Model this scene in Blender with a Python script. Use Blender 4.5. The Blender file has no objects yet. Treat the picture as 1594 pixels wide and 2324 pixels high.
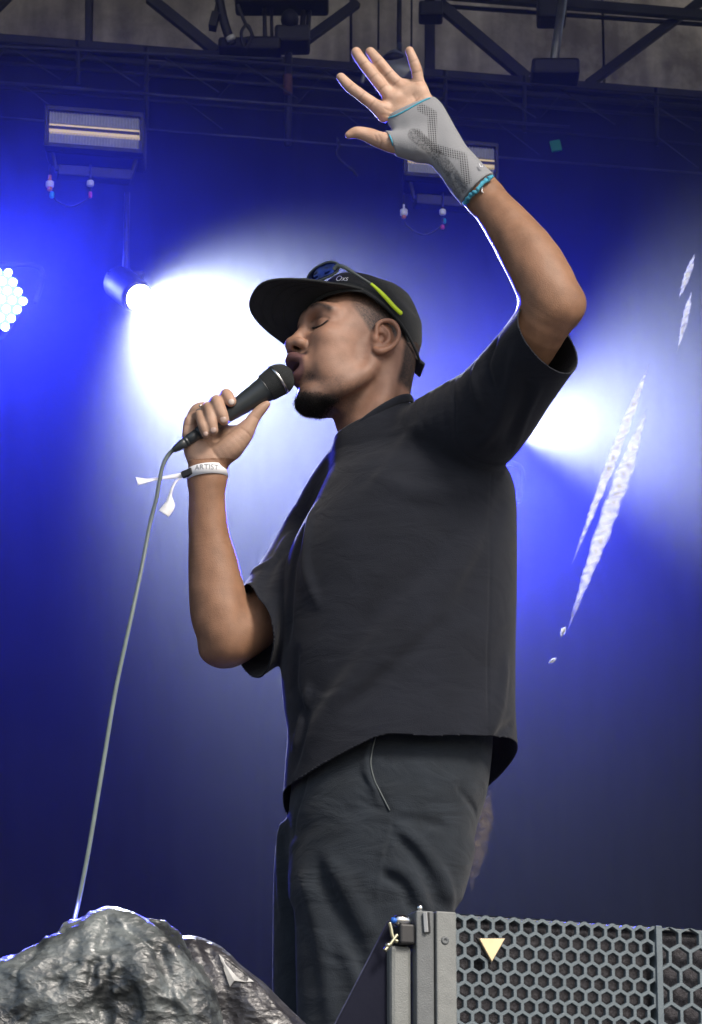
import bpy, bmesh, math, random
import numpy as np
from concurrent.futures import ThreadPoolExecutor
import time
from mathutils import Vector, Matrix
random.seed(7); rng = np.random.default_rng(7)
R = math.radians
# ------------------------------------------------------------------ camera, world, sun, exposure
PITCH = 16.0; FPX = 8333.0; CAMZ = 1.6; DP = 6.0
sc = bpy.context.scene
C = sc.collection
cam_d = bpy.data.cameras.new('camera'); cam = bpy.data.objects.new('camera', cam_d); C.objects.link(cam)
cam.location = (0, 0, CAMZ); cam.rotation_euler = (R(90 + PITCH), 0, 0)
cam_d.sensor_fit = 'HORIZONTAL'; cam_d.sensor_width = 36; cam_d.lens = FPX / 1594 * 36
cam_d.clip_end = 400; cam_d.clip_start = .1
cam_d.dof.use_dof = True; cam_d.dof.focus_distance = 6.12; cam_d.dof.aperture_fstop = 45
sc.camera = cam
w = bpy.data.worlds.new('World'); sc.world = w; w.use_nodes = True
nt = w.node_tree; bg = nt.nodes['Background']
sky = nt.nodes.new('ShaderNodeTexSky'); sky.sky_type = 'NISHITA'; sky.sun_disc = False
SUN_EL, SUN_AZ = 43, 142          # azimuth clockwise from +Y (behind the camera, to its right)
sky.sun_elevation = R(SUN_EL); sky.sun_rotation = R(SUN_AZ)
sky.air_density = 1.0; sky.dust_density = 3.0; sky.ozone_density = .6
nt.links.new(sky.outputs[0], bg.inputs[0]); bg.inputs[1].default_value = .11
sd = bpy.data.lights.new('sun', 'SUN'); sun = bpy.data.objects.new('sun', sd); C.objects.link(sun)
sd.energy = 2.1; sd.angle = R(14); sd.color = (1, .93, .84)
v_ = Vector((math.sin(R(SUN_AZ)) * math.cos(R(SUN_EL)), math.cos(R(SUN_AZ)) * math.cos(R(SUN_EL)), math.sin(R(SUN_EL))))
sun.rotation_euler = v_.to_track_quat('Z', 'Y').to_euler()
sc.view_settings.view_transform = 'Standard'; sc.view_settings.look = 'None'
sc.view_settings.exposure = .72; sc.view_settings.gamma = 1; sc.view_settings.use_curve_mapping = False
sc.cycles.use_denoising = True; sc.cycles.volume_bounces = 0; sc.cycles.max_bounces = 6
sc.cycles.sample_clamp_indirect = 6
sc.cycles.use_adaptive_sampling = True

# ------------------------------------------------------------------ photo pixel -> place
def ray(u, v):
    t = (1162 - v) / FPX; p = R(PITCH)
    return np.array([(u - 797) / FPX, math.cos(p) - t * math.sin(p), math.sin(p) + t * math.cos(p)])
ORG = np.array([0, 0, CAMZ])
def P(u, v, d=0.0):                       # on the upright plane Y = DP + d
    r = ray(u, v); return ORG + r * ((DP + d) / r[1])
YAW = math.tan(R(11))
def PB(u, v, y0):                         # on an upright plane turned 11 degrees, Y = y0 + k X
    r = ray(u, v); return ORG + r * (y0 / (r[1] - YAW * r[0]))
SPX = lambda d=0.0: (DP + d) / FPX / math.cos(R(PITCH))   # metres per photo pixel

# ------------------------------------------------------------------ materials
def mat(name, col, rough=.7, metal=0, var=.12, scale=30, bump=.0, bscale=None, sheen=0, coat=0, emis=None, emstr=0, spec=.5, sub=0, alpha=None, trans=0, wrinkle=0):
    m = bpy.data.materials.new(name); m.use_nodes = True
    n = m.node_tree.nodes; l = m.node_tree.links; b = n['Principled BSDF']
    tc = n.new('ShaderNodeTexCoord')
    no = n.new('ShaderNodeTexNoise'); no.inputs['Scale'].default_value = scale; no.inputs['Detail'].default_value = 6
    l.new(tc.outputs['Object'], no.inputs['Vector'])
    mr = n.new('ShaderNodeMapRange'); mr.inputs['To Min'].default_value = 1 - var; mr.inputs['To Max'].default_value = 1 + var
    mr.inputs['From Min'].default_value = .3; mr.inputs['From Max'].default_value = .7
    l.new(no.outputs['Fac'], mr.inputs['Value'])
    mx = n.new('ShaderNodeVectorMath'); mx.operation = 'SCALE'
    if isinstance(col, str):
        at = n.new('ShaderNodeAttribute'); at.attribute_name = col; l.new(at.outputs['Color'], mx.inputs[0])
    else:
        mx.inputs[0].default_value = col[:3]
    l.new(mr.outputs[0], mx.inputs['Scale']); l.new(mx.outputs[0], b.inputs['Base Color'])
    b.inputs['Roughness'].default_value = rough; b.inputs['Metallic'].default_value = metal
    b.inputs['Specular IOR Level'].default_value = spec
    b.inputs['Sheen Weight'].default_value = sheen; b.inputs['Coat Weight'].default_value = coat
    b.inputs['Transmission Weight'].default_value = trans
    if sub:
        b.inputs['Subsurface Weight'].default_value = sub; b.inputs['Subsurface Radius'].default_value = (1, .35, .2)
        b.inputs['Subsurface Scale'].default_value = .006
    if emis: b.inputs['Emission Color'].default_value = (*emis, 1); b.inputs['Emission Strength'].default_value = emstr
    if bump:
        nb = n.new('ShaderNodeTexNoise'); nb.inputs['Scale'].default_value = bscale or scale * 4; nb.inputs['Detail'].default_value = 4
        l.new(tc.outputs['Object'], nb.inputs['Vector'])
        bp = n.new('ShaderNodeBump'); bp.inputs['Strength'].default_value = bump; bp.inputs['Distance'].default_value = .002
        l.new(nb.outputs['Fac'], bp.inputs['Height']); l.new(bp.outputs[0], b.inputs['Normal'])
        if wrinkle:                                     # soft creases in the cloth
            mp = n.new('ShaderNodeMapping'); mp.inputs['Rotation'].default_value = (.3, .75, .2); mp.inputs['Scale'].default_value = (1, 1, 2.1); l.new(tc.outputs['Object'], mp.inputs[0])
            w1 = n.new('ShaderNodeTexNoise'); w1.inputs['Scale'].default_value = 11; w1.inputs['Detail'].default_value = 3.5; w1.inputs['Roughness'].default_value = .45; w1.inputs['Distortion'].default_value = .7; l.new(mp.outputs[0], w1.inputs['Vector'])
            b2 = n.new('ShaderNodeBump'); b2.inputs['Strength'].default_value = .8; b2.inputs['Distance'].default_value = wrinkle * 2; l.new(w1.outputs['Fac'], b2.inputs['Height']); l.new(b2.outputs[0], bp.inputs['Normal'])
    m['b'] = 1
    return m
M = {}
M['skin'] = mat('skin', 'Col', .50, var=.15, scale=38, bump=.35, bscale=650, sub=.10, spec=.42)
M['shirt'] = mat('shirt', (.0100, .0118, .0185), .9, var=.14, scale=14, bump=.5, bscale=700, sheen=.10, spec=.22, wrinkle=.0028)
M['trousers'] = mat('trousers', (.0165, .0215, .0285), .88, var=.2, scale=22, bump=.6, bscale=600, sheen=.1, spec=.25, wrinkle=.006)
M['cap'] = mat('cap', (.022, .024, .025), .9, var=.15, scale=40, bump=.4, bscale=900, sheen=.1, spec=.2)
M['hair'] = mat('hair', (.012, .010, .010), .8, var=.3, scale=200)
M['brace'] = mat('brace', 'Col', .9, var=.10, scale=250, bump=.6, bscale=900, sheen=.2, spec=.2)
M['teal'] = mat('teal_trim', (.07, .36, .50), .85, var=.15, scale=300, bump=.6)
M['mic'] = mat('mic_body', (.028, .034, .038), .38, var=.1, scale=40, spec=.6)
M['mesh'] = mat('mic_mesh', (.045, .05, .052), .55, metal=.4, var=.1, scale=40)
M['chrome'] = mat('chrome', (.75, .75, .75), .18, metal=1, var=.05)
M['whiteband'] = mat('white_band', (.78, .78, .80), .6, var=.04)
M['print'] = mat('grey_print', (.36, .36, .38), .7)
M['cable'] = mat('cable_rubber', (.12, .15, .145), .5, var=.1)
M['nail'] = mat('nail', (.36, .25, .21), .35, var=.05)
M['palenail'] = mat('pale_nail', (.55, .45, .40), .3, var=.03)
M['yellow'] = mat('neon_yellow', (.62, .82, .02), .5, var=.05)
M['frame'] = mat('grey_plastic', (.10, .12, .115), .45, var=.08)
M['black'] = mat('black_plastic', (.018, .018, .02), .5, var=.15)
M['lens'] = mat('lens_blue', (.02, .04, .22), .06, metal=.75, var=.9, scale=55, coat=.6)
M['curtain'] = mat('curtain', (.012, .013, .024), .95, var=.25, scale=3, bump=.3, bscale=60, sheen=.05, spec=.1)
M['steel'] = mat('black_steel', (.028, .030, .036), .55, metal=.3, var=.35, scale=12, spec=.4)
M['chord'] = mat('worn_steel', (.055, .06, .075), .5, metal=.3, var=.6, scale=9, spec=.4)
M['alu'] = mat('aluminium', (.32, .33, .34), .45, metal=.6, var=.2, scale=20)
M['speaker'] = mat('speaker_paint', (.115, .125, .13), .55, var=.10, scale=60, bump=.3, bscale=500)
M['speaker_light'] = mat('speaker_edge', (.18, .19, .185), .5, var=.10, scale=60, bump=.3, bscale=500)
M['grille'] = mat('grille_paint', (.105, .135, .155), .5, var=.12, scale=80, bump=.3, bscale=500)
M['foam'] = mat('foam', (.050, .048, .056), .95, var=.5, scale=260, bump=.8, bscale=500)
M['cream'] = mat('cream_enamel', (.80, .62, .36), .4, var=.06, scale=60)
M['floor'] = mat('stage_floor', (.03, .03, .032), .6, var=.3, scale=4)
M['ground'] = mat('ground', (.10, .10, .09), .9, var=.3, scale=1)
M['tube'] = mat('yellow_tube', (.62, .50, .22), .4, emis=(.9, .7, .35), emstr=.25, var=.03)
M['strobe'] = mat('strobe_grille', (.30, .32, .36), .45, metal=.3, var=.15, scale=90)
M['orange'] = mat('orange', (.6, .2, .08), .6); M['cyan'] = mat('cyan_plug', (.02, .35, .40), .6); M['pink'] = mat('pink_plug', (.6, .05, .16), .6)
M['green'] = mat('green_tape', (.02, .28, .08), .7)
M['white'] = mat('white_plastic', (.75, .75, .75), .5)
M['led'] = mat('led_lens', (.8, .9, 1), .2, emis=(.80, .97, 1.0), emstr=5)
M['ledplate'] = mat('led_plate', (.2, .5, .7), .4, emis=(.08, .35, .7), emstr=.12)
M['beamlens'] = mat('beam_lens', (.9, .9, 1), .2, emis=(1, .98, 1.0), emstr=30)
M['silver'] = mat('ring_silver', (.7, .7, .68), .25, metal=1)

def wall_mat():
    m = bpy.data.materials.new('grimy_panels'); m.use_nodes = True
    n = m.node_tree.nodes; l = m.node_tree.links; b = n['Principled BSDF']
    tc = n.new('ShaderNodeTexCoord')
    a = n.new('ShaderNodeTexNoise'); a.inputs['Scale'].default_value = 2.2; a.inputs['Detail'].default_value = 8; a.inputs['Roughness'].default_value = .7
    mp = n.new('ShaderNodeMapping'); mp.inputs['Scale'].default_value = (5, 5, .6)
    c = n.new('ShaderNodeTexNoise'); c.inputs['Scale'].default_value = 3; c.inputs['Detail'].default_value = 5
    l.new(tc.outputs['Object'], a.inputs['Vector']); l.new(tc.outputs['Object'], mp.inputs[0]); l.new(mp.outputs[0], c.inputs['Vector'])
    r1 = n.new('ShaderNodeValToRGB'); r1.color_ramp.elements[0].position = .36; r1.color_ramp.elements[1].position = .62
    r1.color_ramp.elements[0].color = (.26, .235, .19, 1); r1.color_ramp.elements[1].color = (.74, .69, .60, 1)
    l.new(a.outputs['Fac'], r1.inputs[0])
    mx = n.new('ShaderNodeMix'); mx.data_type = 'RGBA'; mx.blend_type = 'MULTIPLY'; mx.inputs[0].default_value = .55
    l.new(r1.outputs[0], mx.inputs[6]); 
    r2 = n.new('ShaderNodeValToRGB'); r2.color_ramp.elements[0].position = .35; r2.color_ramp.elements[1].position = .65
    r2.color_ramp.elements[0].color = (.35, .33, .30, 1)
    l.new(c.outputs['Fac'], r2.inputs[0]); l.new(r2.outputs[0], mx.inputs[7]); l.new(mx.outputs[2], b.inputs['Base Color'])
    b.inputs['Roughness'].default_value = .85
    return m
M['panels'] = wall_mat()

# ------------------------------------------------------------------ mesh helpers
def link(name, me, m=None, parent=None, smooth=True):
    o = bpy.data.objects.new(name, me); C.objects.link(o)
    if m is not None and not me.materials: me.materials.append(m)
    if smooth and len(me.polygons): me.polygons.foreach_set('use_smooth', [True] * len(me.polygons))
    if parent is not None:
        o.parent = parent
        o.matrix_parent_inverse = Matrix.Translation(parent.location).inverted() if parent.type == 'EMPTY' else Matrix.Identity(4)
    return o
def thing(name, label, cat, loc=(0, 0, 0), group=None):
    o = bpy.data.objects.new(name, None); C.objects.link(o); o.location = loc; o.empty_display_size = .05
    o['label'] = label; o['category'] = cat
    if group: o['group'] = group
    return o
def tag(o, label, cat, group=None):
    o['label'] = label; o['category'] = cat
    if group: o['group'] = group
    return o
def struct(o): o['kind'] = 'structure'; return o

class MB:
    def __init__(s): s.v = []; s.f = []
    def add(s, V, F):
        k = len(s.v); s.v.extend([tuple(map(float, p)) for p in V]); s.f.extend([tuple(k + i for i in f) for f in F]); return s
    def box(s, c, size, rot=None):
        c = np.array(c, float); h = np.array(size, float) / 2
        V = [np.array([x, y, z]) * h for x in (-1, 1) for y in (-1, 1) for z in (-1, 1)]
        if rot is not None: V = [np.array(rot) @ p for p in V]
        return s.add([c + p for p in V], [(0, 1, 3, 2), (4, 6, 7, 5), (0, 4, 5, 1), (2, 3, 7, 6), (0, 2, 6, 4), (1, 5, 7, 3)])
    def tube(s, pts, r, n=10, cap=True, flat=None):
        pts = [np.array(p, float) for p in pts]; N = len(pts)
        rr = r if hasattr(r, '__len__') else [r] * N
        V = []; up = None
        for i in range(N):
            t = pts[min(i + 1, N - 1)] - pts[max(i - 1, 0)]; t /= np.linalg.norm(t) + 1e-12
            if up is None:
                a = np.array([0, 0, 1.]) if abs(t[2]) < .9 else np.array([1., 0, 0]); up = a
            up = up - t * (up @ t); up /= np.linalg.norm(up) + 1e-12; sd_ = np.cross(t, up)
            for k in range(n):
                a = 2 * math.pi * k / n; q = up * math.cos(a) + sd_ * math.sin(a) * (flat or 1)
                V.append(pts[i] + q * rr[i])
        F = [(i * n + k, i * n + (k + 1) % n, (i + 1) * n + (k + 1) % n, (i + 1) * n + k) for i in range(N - 1) for k in range(n)]
        if cap: F += [tuple(range(n - 1, -1, -1)), tuple((N - 1) * n + k for k in range(n))]
        return s.add(V, F)
    def bar(s, a, b, w, h=None):              # rectangular bar between two points
        a = np.array(a, float); b = np.array(b, float); t = b - a; L = np.linalg.norm(t); t /= L
        q = np.array([0, 1., 0]); q = q - t * (q @ t); q /= np.linalg.norm(q); s2 = np.cross(t, q)
        return s.box((a + b) / 2, (L, h or w, w), np.column_stack([t, q, s2]))
    def lathe(s, c, ax, prof, n=28):           # prof: (axial, radius)
        c = np.array(c, float); ax = np.array(ax, float); ax /= np.linalg.norm(ax)
        e = np.cross(ax, [0, 0, 1.]);
        if np.linalg.norm(e) < .1: e = np.array([1., 0, 0])
        e /= np.linalg.norm(e); g = np.cross(ax, e)
        V = []
        for (t, r) in prof:
            for k in range(n):
                a = 2 * math.pi * k / n; V.append(c + ax * t + (e * math.cos(a) + g * math.sin(a)) * r)
        N = len(prof)
        F = [(i * n + k, (i + 1) * n + k, (i + 1) * n + (k + 1) % n, i * n + (k + 1) % n) for i in range(N - 1) for k in range(n)]
        F += [tuple(range(n)), tuple((N - 1) * n + k for k in range(n - 1, -1, -1))]
        return s.add(V, F)
    def sphere(s, c, r, n=12, m=8):
        rr = np.array(r if hasattr(r, '__len__') else [r] * 3, float); V = []; F = []
        for i in range(m + 1):
            th = math.pi * i / m
            for k in range(n):
                a = 2 * math.pi * k / n
                V.append(np.array(c) + rr * np.array([math.sin(th) * math.cos(a), math.sin(th) * math.sin(a), math.cos(th)]))
        F = [(i * n + k, i * n + (k + 1) % n, (i + 1) * n + (k + 1) % n, (i + 1) * n + k)[::-1] for i in range(m) for k in range(n)]
        return s.add(V, F)
    def prism(s, poly, d):                     # polygon (3d points) extruded along vector d
        n = len(poly); d = np.array(d, float); V = [np.array(p, float) for p in poly]; V += [p + d for p in V[:n]]
        F = [tuple(range(n - 1, -1, -1)), tuple(range(n, 2 * n))] + [(k, (k + 1) % n, n + (k + 1) % n, n + k) for k in range(n)]
        return s.add(V, F)
    def build(s, name, m, parent=None, smooth=False, bevel=0):
        me = bpy.data.meshes.new(name); me.from_pydata(s.v, [], s.f); me.update()
        bm = bmesh.new(); bm.from_mesh(me); bmesh.ops.recalc_face_normals(bm, faces=bm.faces); bm.to_mesh(me); bm.free()
        o = link(name, me, m, parent, smooth)
        if bevel:
            b = o.modifiers.new('bevel', 'BEVEL'); b.width = bevel; b.segments = 2; b.limit_method = 'ANGLE'
        return o
def catmull(pts, n=8):
    pts = [np.array(p, float) for p in pts]; out = []
    for i in range(len(pts) - 1):
        p0 = pts[max(i - 1, 0)]; p1 = pts[i]; p2 = pts[i + 1]; p3 = pts[min(i + 2, len(pts) - 1)]
        for k in range(n):
            t = k / n; out.append(.5 * ((2 * p1) + (-p0 + p2) * t + (2 * p0 - 5 * p1 + 4 * p2 - p3) * t * t + (-p0 + 3 * p1 - 3 * p2 + p3) * t ** 3))
    out.append(pts[-1]); return out

# ------------------------------------------------------------------ distance-field sculpting
f32 = np.float32
def sstep(a, b, x): t = np.clip((x - a) / (b - a), 0, 1); return t * t * (3 - 2 * t)
class Field:
    def __init__(s): s.p = []; s.rng = (-.5, .42)
    def put(s, fn, lo, hi, op, k): s.p.append((fn, np.array(lo, float), np.array(hi, float), op, k)); return s
    def ell(s, c, r, rot=None, op='u', k=.01):
        c = np.array(c, float); r = np.array(r, float); Rt = None if rot is None else np.array(rot, float)   # columns = axes
        def fn(X):
            q = X - c
            if Rt is not None: q = q @ Rt
            k0 = np.sqrt(((q / r) ** 2).sum(-1)); k1 = np.sqrt(((q / r ** 2) ** 2).sum(-1)) + 1e-9
            return k0 * (k0 - 1) / k1
        m = r.max(); return s.put(fn, c - m, c + m, op, k)
    def cone(s, a, b, ra, rb, op='u', k=.01):
        a = np.array(a, float); b = np.array(b, float); ab = b - a; L2 = ab @ ab + 1e-12
        def fn(X):
            q = X - a; t = np.clip((q @ ab) / L2, 0, 1); q = q - t[..., None] * ab
            return np.sqrt((q * q).sum(-1)) - (ra + (rb - ra) * t)
        m = max(ra, rb); return s.put(fn, np.minimum(a, b) - m, np.maximum(a, b) + m, op, k)
    def chain(s, pts, rad, op='u', k=.01, n=4, kin=.004):
        q = catmull([np.append(np.array(p, float), r) for p, r in zip(pts, rad)], n)
        q = [np.array(x) for x in q]
        segs = [(q[i][:3], q[i + 1][:3], q[i][3], q[i + 1][3]) for i in range(len(q) - 1)]
        def fn(X):
            d = None
            for a, b, ra, rb in segs:
                ab = b - a; w_ = X - a; t = np.clip((w_ @ ab) / (ab @ ab + 1e-12), 0, 1); w_ = w_ - t[..., None] * ab
                e = np.sqrt((w_ * w_).sum(-1)) - (ra + (rb - ra) * t)
                d = e if d is None else np.minimum(d, e)
            return d
        A = np.array([x[:3] for x in q]); m = max(x[3] for x in q)
        return s.put(fn, A.min(0) - m, A.max(0) + m, op, k)
    def echain(s, pts, op='u', k=.01, n=5):     # pts: (center, side vector, r_side, r_thick): elliptical tube
        rows = [np.concatenate([np.array(p[0], float), np.array(p[1], float), [p[2], p[3]]]) for p in pts]
        q = catmull(rows, n); segs = []
        for i in range(len(q) - 1):
            a, b = q[i][:3], q[i + 1][:3]; dr = b - a; L = np.linalg.norm(dr); dr = dr / L
            sv = q[i][3:6] + q[i + 1][3:6]; sv = sv - dr * (sv @ dr); sv /= np.linalg.norm(sv); tv = np.cross(dr, sv)
            segs.append((a, dr, L, sv, tv, q[i][6], q[i + 1][6], q[i][7], q[i + 1][7]))
        def fn(X):
            d = None
            for a, dr, L, sv, tv, r0, r1, h0, h1 in segs:
                w_ = X - a; al = w_ @ dr; t = np.clip(al / L, 0, 1); ex = al - t * L
                r = r0 + (r1 - r0) * t; h = h0 + (h1 - h0) * t
                x = w_ @ sv; y = w_ @ tv; e_ = ex * ex
                ln = np.sqrt(x * x + y * y + e_) + 1e-9
                rho = np.sqrt((x / r) ** 2 + (y / h) ** 2 + e_ / (.5 * (r + h)) ** 2) + 1e-9
                e = ln * (1 - 1 / rho)
                e = np.where(rho < .2, -np.minimum(r, h) * .8, e)
                d = e if d is None else np.minimum(d, e)
            return d
        A = np.array([x[:3] for x in q]); m = max(max(x[6], x[7]) for x in q)
        return s.put(fn, A.min(0) - m, A.max(0) + m, op, k)
    def loft(s, rings, op='u', k=.01, e=2.3):     # rings by height: (z, cx, cy, rx, ry)
        rings = sorted(rings); q = np.array(catmull(rings, 8)); z = q[:, 0]
        o = np.argsort(z); q = q[o]; z = q[:, 0]
        def fn(X):
            zz = X[..., 2]; cx = np.interp(zz, z, q[:, 1]); cy = np.interp(zz, z, q[:, 2]); rx = np.interp(zz, z, q[:, 3]); ry = np.interp(zz, z, q[:, 4])
            x = X[..., 0] - cx; y = X[..., 1] - cy; ln = np.sqrt(x * x + y * y) + 1e-9
            rho = (np.abs(x / rx) ** e + np.abs(y / ry) ** e) ** (1 / e) + 1e-9
            d = ln * (1 - 1 / rho); d = np.where(rho < .2, -.05, d)
            ex = np.maximum(np.maximum(z[0] - zz, zz - z[-1]), 0)
            return np.where(ex > 0, np.sqrt(np.maximum(d, 0) ** 2 + ex ** 2), np.maximum(d, np.maximum(z[0] - zz, zz - z[-1])))
        lo = [(q[:, 1] - q[:, 3]).min(), (q[:, 2] - q[:, 4]).min(), z[0]]; hi = [(q[:, 1] + q[:, 3]).max(), (q[:, 2] + q[:, 4]).max(), z[-1]]
        return s.put(fn, lo, hi, op, k)
    def plane(s, c, n, Rr, op='s', k=.001):        # cuts the ball-limited half space beyond c along n
        c = np.array(c, float); n = np.array(n, float); n /= np.linalg.norm(n); cc = c + n * Rr * .75
        def fn(X): return np.maximum(-((X - c) @ n), np.sqrt(((X - cc) ** 2).sum(-1)) - Rr)
        return s.put(fn, cc - Rr, cc + Rr, op, k)
    def ridge(s, pts, amp, wid, n=5, deep=0, sharp=0):              # + raises, - sinks, along a polyline, gaussian falloff, tapering ends
        q = np.array(catmull(pts, n)); L = len(q) - 1
        vd = q.mean(0) - ORG; vd /= np.linalg.norm(vd); kd = 1 - (wid / deep) if deep else 0     # deep: the fold keeps its depth through the cloth
        def fn(X):
            D2 = np.full(X.shape[:-1], 1e9, f32); T = np.zeros(X.shape[:-1], f32)
            for i in range(L):
                a = q[i]; ab = q[i + 1] - a; w_ = X - a; t = np.clip((w_ @ ab) / (ab @ ab + 1e-12), 0, 1); w_ = w_ - t[..., None] * ab
                if deep: w_ = w_ - (kd * (w_ @ vd))[..., None] * vd
                d2 = (w_ * w_).sum(-1); m = d2 < D2; D2 = np.where(m, d2, D2); T = np.where(m, (i + t) / L, T)
            return amp * (np.exp(-np.sqrt(D2 + (wid * .12) ** 2) / (wid * .8)) if sharp else np.exp(-D2 / wid ** 2)) * np.minimum(1, 4 * np.minimum(T + .08, 1.08 - T))
        m = max(wid, deep) * 2.6; return s.put(fn, q.min(0) - m, q.max(0) + m, 'r', 0)
    def noise(s, amp, freq, lo=None, hi=None):
        ph = rng.uniform(0, 6.28, (5, 3)); dr = rng.normal(size=(5, 3)); dr /= np.linalg.norm(dr, axis=1)[:, None]; fr = freq * rng.uniform(.6, 1.6, 5)
        def fn(X):
            o = 0
            for i in range(5): o = o + np.sin((X @ dr[i]) * fr[i] * 6.28 + ph[i, 0]) * np.cos((X @ np.roll(dr[i], 1)) * fr[i] * 4.1 + ph[i, 1])
            return amp * o / 2.2
        return s.put(fn, [-99] * 3 if lo is None else lo, [99] * 3 if hi is None else hi, 'r', 0)
    def shell(s, th):
        return s.put(None, [-99] * 3, [99] * 3, 'shell', th)
    def ev(s, X, lo=None, hi=None):
        d = np.full(X.shape[:-1], .3, f32)
        for fn, a, b, op, k in s.p:
            if lo is None and len(s.p) == 1: return fn(X).astype(f32)
            if op == 'shell': d = np.abs(d + k) - k; continue
            mg = (k if op != 'r' else 0) + .012
            if lo is not None and (np.any(hi < a - mg) or np.any(lo > b + mg)): continue
            e = fn(X).astype(f32)
            if op == 'u':
                h = np.maximum(k - np.abs(d - e), 0) / k; d = np.minimum(d, e) - h * h * k * .25
            elif op == 's':
                e = -e; h = np.maximum(k - np.abs(d - e), 0) / k; d = np.maximum(d, e) + h * h * k * .25
            elif op == 'i':
                d = np.maximum(d, e)
            elif op == 'r': d = d - e
        return d
    def mesh(s, name, h, lo, hi, parent=None, m=None, colour=None, relax=1, B=28, cut=None, thick=0):
        t0 = time.time(); lo = np.array(lo, float); n = np.ceil((np.array(hi) - lo) / (B * h)).astype(int)
        hb = B * h
        gx = np.stack(np.meshgrid(*[np.arange(k) for k in n], indexing='ij'), -1).reshape(-1, 3)
        cen = lo + (gx + .5) * hb
        dc = s.ev(cen.astype(f32)); rad = hb * .87
        keep = gx[np.abs(dc) < rad * 1.5 + .012]
        NS = 4096
        ids = []; pos = []; quads = []
        loc = np.arange(-1, B + 1)
        def work(b):
            ids = []; pos = []; quads = []
            base = b * B; idx = [base[i] + loc for i in range(3)]
            X = np.stack(np.meshgrid(*[lo[i] + idx[i] * h for i in range(3)], indexing='ij'), -1).astype(f32)
            D = s.ev(X, X[0, 0, 0].astype(float), X[-1, -1, -1].astype(float))
            ins = D < 0
            if ins.all() or not ins.any(): return None
            c8 = [ins[a:a + B + 1, b_:b_ + B + 1, c:c + B + 1] for a in (0, 1) for b_ in (0, 1) for c in (0, 1)]
            cnt = sum(x.astype(np.int8) for x in c8); mask = (cnt > 0) & (cnt < 8)
            ci = np.argwhere(mask)
            if not len(ci): return None
            acc = np.zeros((len(ci), 3), f32); num = np.zeros(len(ci), f32)
            cor = [(a, b_, c) for a in (0, 1) for b_ in (0, 1) for c in (0, 1)]
            val = {q: D[ci[:, 0] + q[0], ci[:, 1] + q[1], ci[:, 2] + q[2]] for q in cor}
            for q in cor:
                for ax in range(3):
                    if q[ax] == 0:
                        q2 = list(q); q2[ax] = 1; q2 = tuple(q2); v0 = val[q]; v1 = val[q2]; sgn = (v0 < 0) != (v1 < 0)
                        t = np.where(sgn, v0 / np.where(sgn, v0 - v1, 1), 0); p = np.array(q, f32)[None].repeat(len(ci), 0); p[:, ax] += t
                        acc += p * sgn[:, None]; num += sgn
            pos.append(lo + (ci + base - 1 + acc / num[:, None]) * h)
            g = ci + base - 1 + 8
            gid = (g[:, 0].astype(np.int64) * NS + g[:, 1]) * NS + g[:, 2]; ids.append(gid)
            def cid(a, b_, c): 
                gg = [a + base[0] - 1 + 8, b_ + base[1] - 1 + 8, c + base[2] - 1 + 8]; return (gg[0].astype(np.int64) * NS + gg[1]) * NS + gg[2]
            for ax in range(3):
                sl0 = [slice(1, B + 1)] * 3; sl1 = [slice(1, B + 1)] * 3
                # edge from sample i to i+1 along ax; samples 1..B (local)
                A0 = ins[tuple(sl0)]; s1 = list(sl0); s1[ax] = slice(2, B + 2)
                A1 = ins[tuple(s1)]; e = np.argwhere(A0 != A1)
                if not len(e): continue
                fl = A0[e[:, 0], e[:, 1], e[:, 2]]; e = e + 1
                o1, o2 = [(1, 2), (2, 0), (0, 1)][ax]
                def sh(a_, b__):
                    q = e.copy(); q[:, o1] -= a_; q[:, o2] -= b__; return cid(q[:, 0], q[:, 1], q[:, 2])
                Q = np.stack([sh(1, 1), sh(0, 1), sh(0, 0), sh(1, 0)], 1); Q[~fl] = Q[~fl][:, ::-1]; quads.append(Q)
            return ids, pos, quads
        with ThreadPoolExecutor(4) as ex_: res = list(ex_.map(work, keep))
        for t_ in res:
            if t_: ids += t_[0]; pos += t_[1]; quads += t_[2]
        ids = np.concatenate(ids); pos = np.concatenate(pos); quads = np.concatenate(quads)
        uid, first = np.unique(ids, return_index=True); V = pos[first]
        q = np.searchsorted(uid, quads); ok = (q < len(uid)).all(1); q = q[ok]; ok = (uid[q] == quads[ok]).all(1); q = q[ok]
        e_ = np.concatenate([q[:, [0, 1]], q[:, [1, 2]], q[:, [2, 3]]]); lab = np.arange(len(V))
        for _ in range(60):
            m_ = np.minimum(lab[e_[:, 0]], lab[e_[:, 1]]); n_l = lab.copy(); np.minimum.at(n_l, e_[:, 0], m_); np.minimum.at(n_l, e_[:, 1], m_); np.minimum.at(n_l, lab[e_[:, 0]], m_); np.minimum.at(n_l, lab[e_[:, 1]], m_)
            n_l = n_l[n_l]; n_l = n_l[n_l]
            if (n_l == lab).all(): break
            lab = n_l
        cnt_ = np.bincount(lab, minlength=len(V)); keepv = cnt_[lab] == cnt_.max(); print('   pieces', np.sort(cnt_[cnt_ > 0])[::-1][:5])
        mp_ = np.cumsum(keepv) - 1; q = mp_[q[keepv[q[:, 0]]]]; V = V[keepv]
        for _ in range(relax):
            S = np.zeros_like(V); N_ = np.zeros(len(V))
            for a in range(4):
                b_ = (a + 1) % 4
                for k_ in range(3):
                    S[:, k_] += np.bincount(q[:, a], V[q[:, b_], k_], len(V)) + np.bincount(q[:, b_], V[q[:, a], k_], len(V))
                N_ += np.bincount(q[:, a], minlength=len(V)) + np.bincount(q[:, b_], minlength=len(V))
            V = V * .45 + .55 * S / np.maximum(N_, 1)[:, None]
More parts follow.
